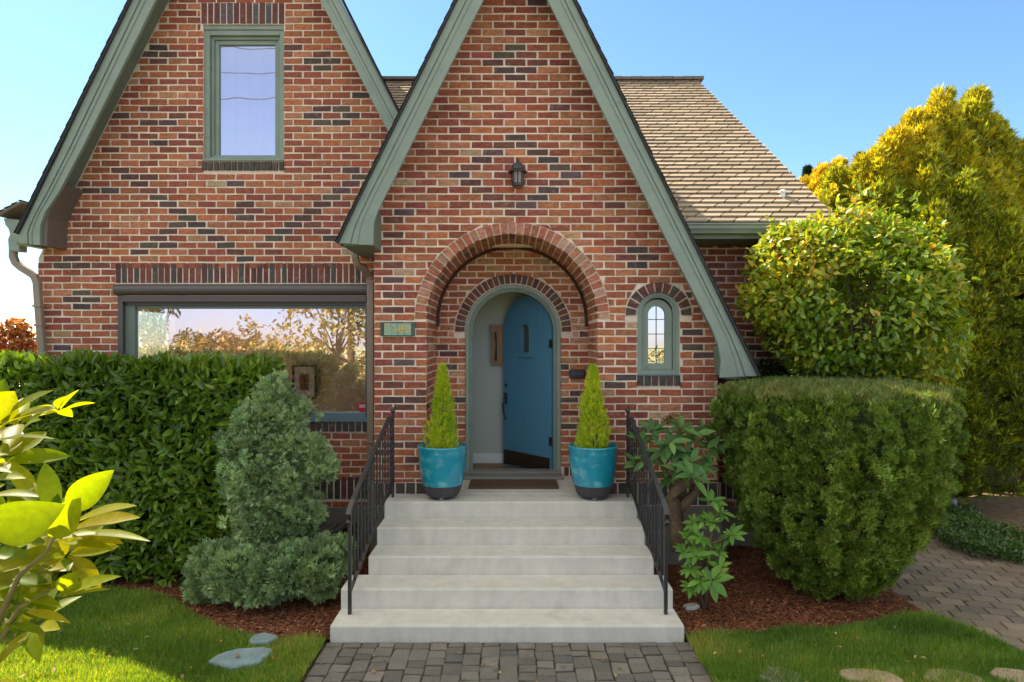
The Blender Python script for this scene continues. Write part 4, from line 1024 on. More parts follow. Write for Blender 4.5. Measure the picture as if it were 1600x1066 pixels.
stone(PX(1214,4.4), 4.33, .145, .13, 0, gs, 'cracked grey stepping stone nearest the brick path', 'stepping stones across the right lawn', .05, 3)
stone(PX(1355,4.4), 4.32, .20, .12, -.2, ts, 'tan stepping stone second from the brick path', 'stepping stones across the right lawn', .05, 4)
stone(PX(1475,4.4), 4.31, .19, .11, -.2, ts, 'tan stepping stone third from the brick path', 'stepping stones across the right lawn', .05, 5)
stone(PX(1582,4.4), 4.33, .17, .11, -.3, ts, 'tan stepping stone beside the driveway, farthest from the path', 'stepping stones across the right lawn', .05, 6)
o = stone(PX(1078,5.55), 5.50, .07, .045, .3, mat('pale_rock', (.5,.47,.42), rough=.9, var=.15), 'small pale rock in the mulch below the rhododendron', None, .05, 8); o.name = 'rock'

# ================================================================== plants
def plant(name, loc, label, cat, group=None): return empty(name, loc, label, cat, group)
def foliage(parent, Pp, D, Nn, L, Wd, col, m, kind='leaf', bend=.15, fold=.25, smooth=True, name='foliage'):
    loc = np.array(parent.location)
    o = leaves(name, Pp-loc, D, Nn, L, Wd, col, m, kind, bend, fold, smooth, parent); return o
def stems(parent, segs, m, name='stems', split=False):
    if split:
        for sg_ in segs: stems(parent, [sg_], m, 'stem')
        return
    mb = MB()
    for pts, r in segs: mb.tube(pts, r, 7)
    o = mb.build(name, m, parent, smooth=True); return o
bark = mat('bark', (.14,.085,.05), rough=.95, var=.35, vscale=14, vscale3=(1,1,.3), bump=1, bscale=30, bdist=.02)
barkl = mat('pale_twig', (.20,.14,.085), rough=.9, var=.3, vscale=20)

# laurel hedge -------------------------------------------------------
hx0, hx1, hy0, hy1, hz = -7.4, -2.36, 5.98, 6.62, 2.10
hd = plant('laurel_hedge', (-4.6, 6.4, 0), 'dense glossy green laurel hedge under the picture window', 'hedge')
def box_surface(n):
    # front, top, right end, left end
    out = []; nn = []
    for frac, f in ((.60, 'f'), (.24, 't'), (.12, 'r'), (.04, 'l')):
        k = int(n*frac); u, v = rng.uniform(0, 1, k), rng.uniform(0, 1, k)
        if f == 'f': p = np.stack([hx0+u*(hx1-hx0), np.full(k, hy0), .05+v*(hz-.05)], 1); m_ = np.tile([0,-1,0.], (k, 1))
        if f == 't': p = np.stack([hx0+u*(hx1-hx0), hy0+v*(hy1-hy0), np.full(k, hz)], 1); m_ = np.tile([0,0,1.], (k, 1))
        if f == 'r': p = np.stack([np.full(k, hx1), hy0+u*(hy1-hy0), .05+v*(hz-.05)], 1); m_ = np.tile([1,0,0.], (k, 1))
        if f == 'l': p = np.stack([np.full(k, hx0), hy0+u*(hy1-hy0), .05+v*(hz-.05)], 1); m_ = np.tile([-1,0,0.], (k, 1))
        out.append(p); nn.append(m_)
    return np.concatenate(out), np.concatenate(nn)
p, n_ = box_surface(24000); k = len(p)
dep = rng.uniform(0, 1, k)**1.6*.22; bump_ = .07*noise3(p, 2.2, 21)+.035*noise3(p, 6, 22)
p = p+n_*(bump_-dep+.02)[:, None]
rd = np.clip((p[:, 2]-1.8)/.35, 0, 1); p[:, 1] += rd**2*.10*(n_[:, 1] < 0)
rr_ = np.clip((p[:, 0]+2.75)/.6, 0, 1); p[:, 2] -= rr_**2*.10*np.clip(p[:, 2]-1.4, 0, 1); p[:, 1] += rr_**2*.2*(n_[:, 1] < 0)
D = n_*.55+UP*.25+rng.normal(0, .55, (k, 3)); D[n_[:, 2] > .5] += UP*.8
Nn = n_*.9+UP*.6+rng.normal(0, .45, (k, 3))
f = .40+.25*noise3(p, 1.8, 23)
col = pal(k, [(.09,.165,.016),(.13,.215,.02),(.17,.265,.026),(.21,.30,.032),(.28,.35,.05)], f=np.clip(f, 0, .9), jit=.14)
hm = leafmat('laurel_leaf', .28, .28, (1.4,1.4,.45), .5)
foliage(hd, p, D, Nn, rng.uniform(.10,.145,k), rng.uniform(.036,.05,k), col, hm, 'leaf', .12, .22)
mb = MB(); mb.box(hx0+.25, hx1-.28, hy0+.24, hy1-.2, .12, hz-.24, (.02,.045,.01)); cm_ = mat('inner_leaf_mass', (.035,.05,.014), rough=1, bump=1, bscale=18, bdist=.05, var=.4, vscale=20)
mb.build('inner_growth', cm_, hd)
stems(hd, [([(x, 6.4, 0), (x+random.uniform(-.1,.1), 6.35, .4)], .03) for x in np.arange(-7, -2.4, .35)], bark, split=True)

def ell_pts(blobs, n, shell=.25, keep=.12):
    """points on the outside of a union of ellipsoids, with normals and depth into the shell"""
    A = np.array([b[1][0]*b[1][1]+b[1][1]*b[1][2]+b[1][0]*b[1][2] for b in blobs]); A = A/A.sum()
    Ps, Ns = [], []
    for (c, r), a in zip(blobs, A):
        k = max(3, int(n*a*1.5)); d = rvec(k); t = 1-rng.uniform(0, 1, k)**1.7*shell
        c = np.array(c); r = np.array(r); q = c+d*r*t[:, None]; q = q+d*(.10*r.min()*noise3(q, 5/max(.3, r.min()), 31))[:, None]
        ok = np.ones(k, bool)
        for (c2, r2) in blobs:
            if c2 is c or tuple(c2) == tuple(c): continue
            e = (((q-np.array(c2))/np.array(r2))**2).sum(1); ok &= ~((e < (1-shell)**2) & (rng.uniform(0, 1, k) > keep))
        Ps.append(q[ok]); Ns.append(nrm(d/r)[ok])
    return np.concatenate(Ps), np.concatenate(Ns)

def sprays(Pp, Nn, per, L, spread, upb=.5, outb=.8, rnd=.35, flat=0.0):
    """each point becomes a little fan of `per` pieces"""
    n = len(Pp); ax = nrm(Nn*outb+UP*upb+rng.normal(0, rnd, (n, 3))); pl = nrm(np.cross(ax, rvec(n)))
    Pr, Dr, Nr = [], [], []
    for i in range(per):
        s = (i-(per-1)/2)/max(1, (per-1)/2) if per > 1 else 0
        t = (1-abs(s))*.55
        D = nrm(ax+pl*s*spread+rng.normal(0, .12, (n, 3)))
        Pr.append(Pp+ax*(L*t)*1.0+pl*(s*L*.12)); Dr.append(D); Nr.append(np.cross(ax, pl)+rng.normal(0, .2, (n, 3)))
    return np.concatenate(Pr), np.concatenate(Dr), np.concatenate(Nr)

def clumps(p, n_, m_, rr, up=0.0):
    n = len(p); P2 = np.repeat(p, m_, 0); N2 = np.repeat(n_, m_, 0); o = rvec(n*m_); s = (o*N2).sum(1, keepdims=True); o = np.where(s < -.2, -o, o)
    sz = np.repeat(rng.uniform(.6, 1.25, n), m_)[:, None]
    global CJ; CJ = np.repeat(np.clip(rng.normal(1, .22, n), .5, 1.5), m_)[:, None]
    return P2+o*rr*sz*rng.uniform(.6, 1, (n*m_, 1))+UP*up, nrm(o*.9+N2*.35)
# blue green false cypress ------------------------------------------
def at(x, y, d): X_, Z_ = P(x, y, d); return (X_, d, Z_)
fc = plant('false_cypress', (PX(425,6.0), 6.0, 0), 'soft blue green conifer with feathery arms left of the steps', 'conifer')
B = [(at(425,612,5.9),(.10,.10,.14)),(at(420,650,5.9),(.20,.18,.20)),(at(385,665,5.85),(.14,.14,.13)),(at(462,655,5.95),(.12,.12,.15)),(at(430,700,5.85),(.30,.26,.22)),(at(365,705,5.8),(.16,.15,.14)),
     (at(490,640,6.0),(.06,.06,.10)),(at(478,705,5.9),(.20,.18,.13)),(at(505,718,5.9),(.13,.12,.09)),(at(395,745,5.8),(.28,.24,.20)),(at(455,750,5.85),(.24,.22,.18)),(at(372,775,5.8),(.13,.14,.12)),
     (at(408,795,5.8),(.22,.20,.16)),(at(425,825,5.8),(.14,.15,.11)),(at(395,828,5.75),(.15,.14,.10)),(at(490,797,5.8),(.15,.13,.08)),(at(470,815,5.85),(.12,.12,.08)),(at(510,740,5.9),(.08,.08,.06))]
B = [((c[0]+(-2.24-c[0])*.10, c[1], c[2]), (.68*q_[0], .75*q_[1], .74*q_[2])) for c, q_ in B]; p, n_ = ell_pts(B, 560, .30, .25); p = p+n_*(.05*rng.normal(size=(len(p), 1))); p, n_ = clumps(p, n_, 13, .06)
cb = [(.18,.27,.11),(.23,.33,.14),(.28,.39,.19),(.35,.43,.16),(.38,.48,.25)]
fcm = leafmat('cypress_spray', .55, .25, (1.1,1.2,.7))
def conifer(parent, p, n_, per, L, wd, cols, m, spread=.9, upb=.45, outb=.9, fs=2.5, seed=41, rnd=.35, kind='dia', name='foliage', fbias=.5, cj=None):
    a, b, c = sprays(p, n_, per, L, spread, upb, outb, rnd); k = len(a)
    f = np.tile(fbias+.27*noise3(p, fs, seed), per)
    return foliage(parent, a, b, c, rng.uniform(.7, 1.2, k)*L, rng.uniform(.7, 1.2, k)*wd, pal(k, cols, f=np.clip(f, 0, .98), jit=.13)*(1 if cj is None else np.tile(cj, (per, 1))), m, kind, .1, .12, False, name)
conifer(fc, p, n_, 6, .042, .013, cb, fcm, rnd=.25, cj=CJ)
stems(fc, [([at(425,905,6.0), at(428,850,6.0), at(425,780,6.0), at(424,680,5.95), at(425,620,5.9)], [.05,.04,.035,.02,.008]),
           ([at(427,830,6.0), at(470,815,5.9), at(500,790,5.85)], [.02,.012,.006]), ([at(426,770,6.0), at(470,725,5.9), at(515,705,5.9)], [.02,.012,.006])], bark, 'trunk')
sp = plant('spreading_juniper', (PX(430,5.75), 5.75, 0), 'low spreading blue green conifer at the edge of the mulch', 'shrub')
B = [(at(335,885,5.75),(.20,.22,.17)),(at(322,915,5.7),(.14,.16,.10)),(at(375,895,5.6),(.26,.24,.18)),(at(440,893,5.55),(.28,.25,.19)),(at(490,885,5.6),(.22,.22,.18)),(at(515,866,5.75),(.17,.2,.13)),
     (at(455,878,5.7),(.25,.2,.12)),(at(360,874,5.8),(.16,.2,.11)),(at(410,912,5.5),(.2,.2,.12)),(at(500,905,5.55),(.14,.15,.12)),(at(530,870,5.8),(.08,.12,.14))]
p, n_ = ell_pts(B, 520, .30, .25); p, n_ = clumps(p, n_, 13, .062); k_ = (p[:, 2] > .02) & (p[:, 0] < -1.46); p, n_ = p[k_], n_[k_]; CJ = CJ[k_]
conifer(sp, p, n_, 6, .042, .013, cb, fcm, seed=43, rnd=.25, cj=CJ)
stems(sp, [([at(430,925,5.75), at(400,900,5.7), at(350,890,5.7)], [.03,.02,.01]), ([at(430,925,5.75), at(470,900,5.65), at(515,875,5.7)], [.03,.02,.01])], bark)

# clipped yew ---------------------------------------------------------
YX, YY, YH = 2.93, 5.90, 1.86
yw = plant('yew_shrub', (YX, YY, 0), 'large flat topped yew clipped into a drum beside the driveway', 'shrub')
zt = np.array([.08,.25,.5,.8,1.1,1.4,1.66,1.78,1.86]); rt_ = np.array([.31,.46,.64,.77,.85,.91,.94,.92,.84])
k = 3100; z = rng.uniform(.08, 1.86, k); a = rng.uniform(0, 2*PI, k)
keep_ = (np.sin(a) < .35) | (rng.uniform(0, 1, k) < .35); z, a = z[keep_], a[keep_]; k = len(z)
lob = lambda a, z: .05*np.sin(a*11+1.3*np.sin(z*2.2+a*2))+.055*np.sin(a*19+2+.8*np.sin(z*3.1))+.04*np.sin(a*37+z*1.5+np.sin(z*9))+.025*np.sin(z*13+a*9)
rad = np.interp(z, zt, rt_)*(1+lob(a, z)*(1-.0*z))+.02*noise3(np.stack([a*3, z*3, z*0], 1), 2, 5)
dep = rng.uniform(0, 1, k)**2*.16
ps = np.stack([YX+(rad-dep)*np.cos(a), YY+(rad-dep)*np.sin(a), z], 1); ns = np.stack([np.cos(a), np.sin(a), -.1+0*a], 1); ps, ns = clumps(ps, ns, 11, .05)
kt = 6000; rt2 = np.sqrt(rng.uniform(0, 1, kt))*.90; at2 = rng.uniform(0, 2*PI, kt); rr = rt2*(1+lob(at2, 1.8))
pt = np.stack([YX+rr*np.cos(at2), YY+rr*np.sin(at2), YH+.03-.09*rt2**4+rng.uniform(-.05, .04, kt)], 1); ntp = np.tile([0,0,1.], (kt, 1))
ym = leafmat('yew_needle', .5, .22, (1.2,1.2,.5))
cy = [(.10,.17,.02),(.14,.22,.026),(.18,.27,.032),(.23,.31,.04),(.32,.33,.055)]
conifer(yw, ps, nrm(ns), 7, .040, .011, cy, ym, spread=1.5, upb=1.0, outb=.8, fs=2, seed=51, rnd=.3, cj=CJ)
conifer(yw, pt, ntp, 8, .045, .0065, [(.12,.18,.03),(.17,.22,.04),(.26,.27,.06),(.32,.27,.08)], ym, spread=.9, upb=1.2, outb=.5, fs=2, seed=52, rnd=.25, name='top_shoots')
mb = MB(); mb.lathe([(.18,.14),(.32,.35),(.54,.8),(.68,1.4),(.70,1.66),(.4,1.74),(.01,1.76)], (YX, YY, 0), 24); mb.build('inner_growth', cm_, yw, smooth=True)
stems(yw, [([(YX+dx*.3, YY+dy*.3, 0), (YX+dx, YY+dy, .5)], .022) for dx, dy in [(.3,.1),(-.3,.1),(.1,-.35),(-.25,-.3),(.25,-.25),(0,.2)]], bark, split=True)

# camellia ------------------------------------------------------------
CX, CY, CZc = 3.42, 6.50, 2.68
ca_ = plant('camellia', (3.85, 7.15, 0), 'rounded bush with shiny yellow green leaves at the house corner', 'shrub')
B = [((CX,CY,CZc+.05),(1.02,.95,.88)),((CX-.55,CY-.2,CZc+.35),(.6,.6,.5)),((CX+.5,CY,CZc+.10),(.60,.7,.62)),((CX-.75,CY-.25,CZc+.05),(.50,.45,.36)),((CX+.68,CY-.1,CZc-.40),(.42,.5,.60)),((CX-.35,CY-.1,CZc-.5),(.42,.45,.24)),
     ((CX+.25,CY,CZc-.65),(.42,.5,.26)),((CX-.05,CY,CZc+.6),(.62,.6,.44)),((CX-.7,CY-.2,CZc+.55),(.34,.34,.3)),((CX+.65,CY,CZc-.95),(.30,.4,.25)),((CX+.45,CY,CZc+.52),(.45,.5,.34))]
B = [((CX+(c[0]-CX)*.93, c[1], CZc+(c[2]-CZc)*.95), tuple(v*.92 for v in q_)) for c, q_ in B]
p, n_ = ell_pts(B, 18000, .36, .3)
_s = rvec(40); _s[:, 1] = -np.abs(_s[:, 1])*.6; _s[:, 2] = np.abs(_s[:, 2]); SH_ = [(np.array([CX, CY, CZc])+_s[i]*[1.0,.9,.9], _s[i]) for i in range(40)]
for c_, d_ in SH_:
    tt_ = rng.uniform(0, 1, 9)[:, None]; p = np.concatenate([p, c_+(d_+UP*.8)*tt_*.20+rng.normal(0, .015, (9, 3))]); n_ = np.concatenate([n_, nrm(np.tile(d_, (9, 1))+rvec(9)*.8)])
ok = ~((p[:, 0] < 3.2) & (p[:, 1] > 7.12)) & ~((p[:, 0] < 3.5) & (p[:, 2] > 3.3) & (p[:, 1] > 6.45)) & (p[:, 2] > 1.75)
ok &= ~((noise3(p, 2.2, 77) > .72) & (p[:, 2] < CZc+.3))
gap = (((p[:, 0]-(CX-.05))/.5)**2+((p[:, 2]-(CZc-.30))/.26)**2 < 1) & (p[:, 1] < CY); ok &= ~(gap & (rng.uniform(0, 1, len(p)) < .5))
p, n_ = p[ok], n_[ok]; k = len(p)
D = n_*.5+rng.normal(0, .55, (k, 3))+UP*rng.uniform(-.5, .4, (k, 1)); Nn = n_*.7+UP*.7+rng.normal(0, .5, (k, 3))
yl = .36+.26*noise3(p, 1.3, 61)+.35*np.clip((p[:, 0]-CX)/1.2, 0, 1)*np.clip((CZc+.2-p[:, 2])/1.0, 0, 1)+.12*(n_[:, 0] < -.2)  # left-facing leaves yellower, sunlight from that side put into their colour
col = pal(k, [(.11,.21,.016),(.17,.28,.02),(.24,.34,.022),(.33,.40,.028),(.45,.43,.03),(.56,.42,.03),(.56,.30,.035)], f=np.clip(yl, 0, .93), jit=.12)
cmt = leafmat('camellia_leaf', .3, .33, (1.3,1.2,.45), .55)
foliage(ca_, p, D, Nn, rng.uniform(.055,.10,k), rng.uniform(.032,.045,k), col, cmt, 'leaf', .12, .2)
sg = []
for i in range(26):
    a = random.uniform(0, 2*PI); r = random.uniform(.2, .85); bx, by = 3.8+random.uniform(-.3,.3), 7.05+random.uniform(-.15,.2)
    tx, ty = CX+r*math.cos(a), min(CY+r*math.sin(a)*.8, 7.6); 
    if tx < 3.2: ty = min(ty, 6.95)
    sg.append(([(bx, by, 0), (bx*.8+tx*.2+random.uniform(-.08,.08), by*.8+ty*.2, 1.2), (bx*.4+tx*.6, by*.4+ty*.6, 2.2), (tx, ty, random.uniform(2.8, 3.4))], [.026,.02,.014,.006]))
stems(ca_, sg, barkl)
# small shrub tucked behind the yew beside the brick corner
sb_ = plant('corner_shrub', (2.85, 6.95, 0), 'small dark leafed shrub tucked against the brick corner behind the yew', 'shrub')
p, n_ = ell_pts([((2.9,6.95,1.5),(.34,.16,.5)),((2.75,6.95,1.95),(.16,.12,.16)),((3.2,6.95,1.9),(.25,.15,.22))], 1500, .5, .4); k = len(p)
foliage(sb_, p, n_*.5+rng.normal(0,.5,(k,3)), n_+UP*.5+rng.normal(0,.4,(k,3)), .07, .03, pal(k, [(.02,.05,.012),(.03,.07,.018),(.05,.09,.025)]), hm)
stems(sb_, [([(2.9,6.95,0),(2.85,6.95,1.4)], .02), ([(2.9,6.95,0),(3.1,6.95,1.8)], .015)], barkl)

# golden conifers -----------------------------------------------------
gmt = leafmat('golden_spray', .5, .42, (1.25,1.15,.35))
gold = [(.11,.16,.02),(.22,.28,.025),(.38,.40,.028),(.58,.50,.03),(.72,.54,.03)]
def cores(parent, blobs, sc, ymax=99):
    mb = MB()
    for (c, rr) in blobs:
        if min(rr) < .25: continue
        pr = [(max(.001, math.sin(PI*i/6)), -math.cos(PI*i/6)) for i in range(7)]; n = 10
        vs = [(c[0]+rr[0]*sc*q*math.cos(2*PI*k/n), c[1]+rr[1]*sc*q*math.sin(2*PI*k/n), c[2]+rr[2]*sc*w) for q, w in pr for k in range(n)]
        mb.add(vs, [(i*n+k, i*n+(k+1) % n, (i+1)*n+(k+1) % n, (i+1)*n+k) for i in range(6) for k in range(n)])
    return mb.build('inner_growth', cm_, parent, smooth=True)
def spire(x, y, z0, z1, r, n=6):
    out = []
    for i in range(n):
        t = i/(n-1); z = z0+(z1-z0)*t; rr = r*(1-t)**.6+.14; out.append(((x+random.uniform(-.1,.1)*r, y+random.uniform(-.1,.1)*r, z), (rr, rr, (z1-z0)/n*.85)))
    return out
gt = plant('golden_cypress', (7.0, 10.0, 0), 'tall golden yellow conifer with ragged spires behind the driveway', 'tree')
CN = []
for (px_, py_, d_, R_, zb_) in [(1524,150,10.0,.95,.9),(1466,166,9.9,.85,.9),(1430,184,9.8,.8,.8),(1398,214,9.8,.75,.8),(1370,243,9.7,.7,.9),(1342,272,9.8,.65,1.2),(1312,300,10,.6,1.5),(1550,196,10.1,.8,1),(1580,232,10.0,.85,.8),(1612,300,9.7,.9,.5),
        (1500,300,9.2,.9,.5),(1452,330,9.1,.8,.5),(1560,350,9.0,.85,.9),(1400,360,9.2,.7,.6),(1600,430,8.8,.7,.9),(1525,470,8.8,.75,.4),(1480,560,8.7,.55,.25),(1545,600,8.7,.5,.3),(1505,235,9.7,.6,2.5),(1448,240,9.5,.55,2.5),(1540,262,9.6,.55,2.5)]:
    X_, Z_ = P(px_, py_, d_); CN.append((X_, d_, zb_, Z_, R_))
def golden(parent, CN, seed, bias=0.0, dens=520, ycap=None):
    subs = []
    for (x_, y_, z0_, z1_, R_) in CN:
        for _ in range(int(18*R_*(z1_-z0_)/3)):
            t = random.uniform(.25, .95); a = random.uniform(PI*.85, PI*2.15); rr = R_*(1-t)**.72*.92
            h = random.uniform(.35, .75); subs.append((x_+rr*math.cos(a), y_+rr*math.sin(a), z0_+(z1_-z0_)*t-.25, z0_+(z1_-z0_)*t-.25+h, random.uniform(.09, .20)))
    ALL = [(c, dens, True) for c in CN]+[(c, 1300, False) for c in subs]
    Pg, Ng = [], []
    for i_, ((x_, y_, z0_, z1_, R_), dn, big) in enumerate(ALL):
        k = int(dn*R_*(z1_-z0_)); t_ = rng.uniform(0, 1, k)**1.15; a_ = rng.uniform(PI*.85, PI*2.15, k)
        q_ = np.stack([a_*2+i_, t_*5, t_*0+i_], 1)
        rr_g = (R_*(1-t_)**.72*(1+.34*noise3(q_, 1.6, 33+i_))+.02)*rng.uniform(.84, 1.08, k); lo_ = np.clip(t_/.12, .45, 1)
        q_ = np.stack([x_+rr_g*lo_*np.cos(a_), y_+rr_g*lo_*np.sin(a_), z0_+(z1_-z0_)*t_], 1); ok = np.ones(k, bool)
        for j_, (x2, y2, z2, z3, R2) in enumerate(CN):
            if j_ == i_: continue
            t2 = (q_[:, 2]-z2)/(z3-z2); ri = R2*np.clip(1-t2, 0, 1)**.72*.80; ok &= ~((t2 > .02) & (t2 < 1) & ((q_[:, 0]-x2)**2+(q_[:, 1]-y2)**2 < ri**2))
        Pg.append(q_[ok]); Ng.append(np.stack([np.cos(a_), np.sin(a_), .25+0*a_], 1)[ok])
    p, n_ = np.concatenate(Pg), np.concatenate(Ng); p, n_ = clumps(p, n_, 3, .085); cj = CJ
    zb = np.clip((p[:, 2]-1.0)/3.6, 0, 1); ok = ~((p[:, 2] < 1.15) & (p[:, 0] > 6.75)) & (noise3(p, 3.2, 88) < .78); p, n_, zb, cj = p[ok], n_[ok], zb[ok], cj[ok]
    fg = bias+.24+.38*zb+.26*noise3(p, 1.7, seed)-.16*(n_[:, 0] > .45)  # lower and right-facing sprays darker green, shade put into their colour
    a, b, c = sprays(p, n_, 6, .085, .75, .75, .75, .3); k = len(a)
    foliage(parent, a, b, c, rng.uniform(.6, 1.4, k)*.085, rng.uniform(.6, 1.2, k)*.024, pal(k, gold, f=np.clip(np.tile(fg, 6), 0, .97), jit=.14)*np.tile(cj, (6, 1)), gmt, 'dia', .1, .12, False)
    mb = MB()
    for (x_, y_, z0_, z1_, R_) in CN:
        mb.lathe([(max(.01, R_*(1-t)**.72*.72*min(1, .5+t*4)), z0_+(z1_-z0_)*t*.9) for t in (0, .12, .3, .5, .7, .85, 1)], (x_, y_, 0), 12)
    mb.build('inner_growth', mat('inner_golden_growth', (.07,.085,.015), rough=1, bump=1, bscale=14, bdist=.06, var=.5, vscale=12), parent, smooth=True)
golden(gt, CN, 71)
stems(gt, [([(x, y, 0), (x, y, h)], [.12, .03]) for x, y, h in [(7.2,10,5),(6.3,9.7,4.8),(5.75,9.8,4.2),(8.1,10.2,4.4),(5.2,9.9,3.5)]], bark, 'trunk')
def conifer_f(parent, p, n_, per, L, wd, cols, m, f, spread=.9, upb=.6, outb=.8, rnd=.35, name='foliage'):
    a, b, c = sprays(p, n_, per, L, spread, upb, outb, rnd); k = len(a)
    return foliage(parent, a, b, c, rng.uniform(.7, 1.25, k)*L, rng.uniform(.7, 1.2, k)*wd, pal(k, cols, f=np.clip(np.tile(f, per), 0, .97), jit=.14), m, 'dia', .1, .12, False, name)
g2 = plant('golden_cypress', (7.0, 13.0, 0), 'lower golden conifer just beyond the right end of the roof', 'tree')
CN2 = []
for (px_, py_, R_) in [(1262,282,.55),(1282,268,.6),(1300,262,.6),(1322,276,.6),(1345,290,.7),(1362,300,.7),(1275,310,.7)]:
    X_, Z_ = P(px_, py_, 12.6); CN2.append((X_, 12.6+random.uniform(-.3, .3), 2.0, Z_, R_))
golden(g2, CN2, 72, .18)
stems(g2, [([(7,13,0),(7,13,4)], [.1,.03])], bark, 'trunk')
dk = [(.015,.035,.014),(.022,.05,.018),(.03,.065,.022)]
dmt = leafmat('dark_needle', .6, .15)
for (x, y, h, r, lb) in [(PX(1345,17), 17, PZ(242,17), 1.0, 'pointed dark evergreen tip showing above the golden conifers'), (PX(1262,18), 18, PZ(262,18), 1.1, 'dark evergreen tip at the end of the roof slope'),
                     (PX(1292,18.5), 18.5, PZ(262,18.5), .8, 'broad dark evergreen top behind the low golden conifer'), (PX(1605,13), 13, PZ(268,13), 1.3, 'dark evergreen at the right edge behind the golden conifer'), (PX(1570,12.3),12.3,PZ(235,12.3),.8,'slim dark evergreen rising right of the tallest golden spire')]:
    t = plant('dark_conifer', (x, y, 0), lb, 'tree', 'dark evergreens in the background')
    k = 5200; tt = rng.uniform(0, 1, k)**.6; a = rng.uniform(0, 2*PI, k); z = h*(.25+.75*tt); rr = .75*r*(1-tt)**1.15*(.75+.35*np.sin(z*9))+.01
    p = np.stack([x+rr*np.cos(a), y+rr*np.sin(a), z], 1); n_ = np.stack([np.cos(a), np.sin(a), .2+0*a], 1)
    conifer(t, p, n_, 5, .10, .02, dk, dmt, upb=.15, outb=1, seed=5); stems(t, [([(x,y,0),(x,y,h*.98)], [.15,.01])], bark, 'trunk')

# lemon cypresses in the pots ------------------------------------------
lm = leafmat('lemon_spray', .5, .40, (1.2,1.2,.4)); lc = [(.32,.44,.02),(.46,.58,.025),(.60,.68,.03),(.70,.74,.05)]
for (x, y), lb, sd in ((POTS[0], 'lemon cypress cone in the left turquoise pot', 1), (POTS[1], 'lemon cypress cone in the right turquoise pot', 2)):
    t = plant('lemon_cypress', (x, y, FZ+.47), lb, 'plant', 'lemon cypresses flanking the door')
    k = 1500; tt = rng.uniform(0, 1, k)**1.25; a = rng.uniform(0, 2*PI, k); z = FZ+.48+.82*tt; wv = .16*(1-tt)**(.85 if sd == 1 else .75)*(1+.16*np.sin(a*3+z*11+sd*2)+.10*np.sin(a*7-z*23+sd))+.008; wv = np.where(tt < .06, wv*.9, wv)
    dp = rng.uniform(.45, 1, k)*np.where(rng.uniform(0, 1, k) > .93, 1.22, 1)
    p = np.stack([x+wv*dp*np.cos(a), y+wv*dp*np.sin(a), z], 1); n_ = np.stack([np.cos(a), np.sin(a), .0*a], 1)
    conifer(t, p, n_, 5, .042, .0075, lc, lm, spread=.5, upb=1.6, outb=.7, seed=91+sd, rnd=.25, fs=6)
    stems(t, [([(x,y,FZ+.46),(x,y,FZ+1.25)], [.012,.003])], bark, 'trunk')

# rhododendrons -------------------------------------------------------
def whorls(parent, cs, Lr, wr, cols, m, per=9, tilt=(-.1,.5), seed=0, w=None, name='foliage', bend=.18):
    Pp, Dd, Nd, Ls = [], [], [], []
    for (c, axv, sc) in cs:
        axv = Vector(axv).normalized(); u = axv.orthogonal().normalized(); v = axv.cross(u); a0 = random.uniform(0, 6.28)
        for i in range(per):
            a = a0+2*PI*i/per+random.uniform(-.25,.25); tl = random.uniform(*tilt) if i < per-2 else random.uniform(.7,1.4)
            r = u*math.cos(a)+v*math.sin(a); D_ = (r+axv*tl).normalized(); N_ = (axv-r*tl*.6).normalized()
            Pp.append(Vector(c)+r*.006-axv*random.uniform(0,.03)); Dd.append(D_); Nd.append(N_); Ls.append(random.uniform(*Lr)*sc*(1 if i < per-2 else .6))
    A = lambda q: np.array([tuple(t) for t in q]); k = len(Pp); Ls = np.array(Ls)
    return foliage(parent, A(Pp), A(Dd), A(Nd), Ls, Ls*rng.uniform(wr[0], wr[1], k), pal(k, cols, w, .10), m, 'big', bend, .16, True, name)
rm = leafmat('rhododendron_leaf', .4, .28, (1.4,1.3,.4), .35)
rh = plant('rhododendron', at(1070,850,5.85), 'gnarled rhododendron with rosettes of broad leaves right of the steps', 'shrub'); rh.location.z = 0
cs = []
for (x, y, d, s) in [(1065,668,5.9,1),(1048,690,5.8,1),(1085,680,5.95,1),(1020,672,6.0,.9),(1000,690,6.0,.9),(1012,715,5.9,.9),(1035,705,5.85,1),(1080,720,5.7,1.1),(1082,742,5.55,1.15),(1060,735,5.7,1),(1105,700,5.9,.9),(1100,728,5.8,.9),(995,722,6.0,.8),
                     (1040,745,5.85,.9),(1098,668,6.0,.7),(1118,690,6.0,.8),(1060,705,5.85,1)]:
    cs.append((at(x, y, d), (random.uniform(-.4,.4), -.55, .75), s))
whorls(rh, cs, (.15,.20), (.30,.38), [(.08,.17,.045),(.10,.21,.055),(.13,.25,.065),(.08,.15,.05)], rm)
stems(rh, [([at(1062,860,5.85), at(1060,825,5.85), at(1055,800,5.85), at(1050,780,5.8), at(1060,762,5.8), at(1075,752,5.8), at(1080,735,5.75)], [.085,.075,.07,.068,.06,.05,.03]),
           ([at(1058,800,5.85), at(1072,785,5.82), at(1088,768,5.82), at(1092,750,5.82), at(1085,735,5.8), at(1080,700,5.85)], [.05,.048,.045,.04,.03,.015]),
           ([at(1068,760,5.8), at(1050,740,5.85), at(1030,715,5.88), at(1010,700,5.95)], [.04,.03,.02,.012]), ([at(1050,740,5.85), at(1055,700,5.85), at(1063,672,5.9)], [.02,.015,.01])], bark, 'trunk')
dl = [(at(1045,655,5.9), (0,-.3,-1), .8), (at(1048,648,5.92), (.2,-.3,-1), .8)]
o = whorls(rh, dl, (.12,.16), (.25,.3), [(.20,.11,.045),(.15,.08,.035)], rm, per=6, tilt=(.4,1.4), name='dead_leaves'); tag(o, 'drooping brown dead leaves at the top')
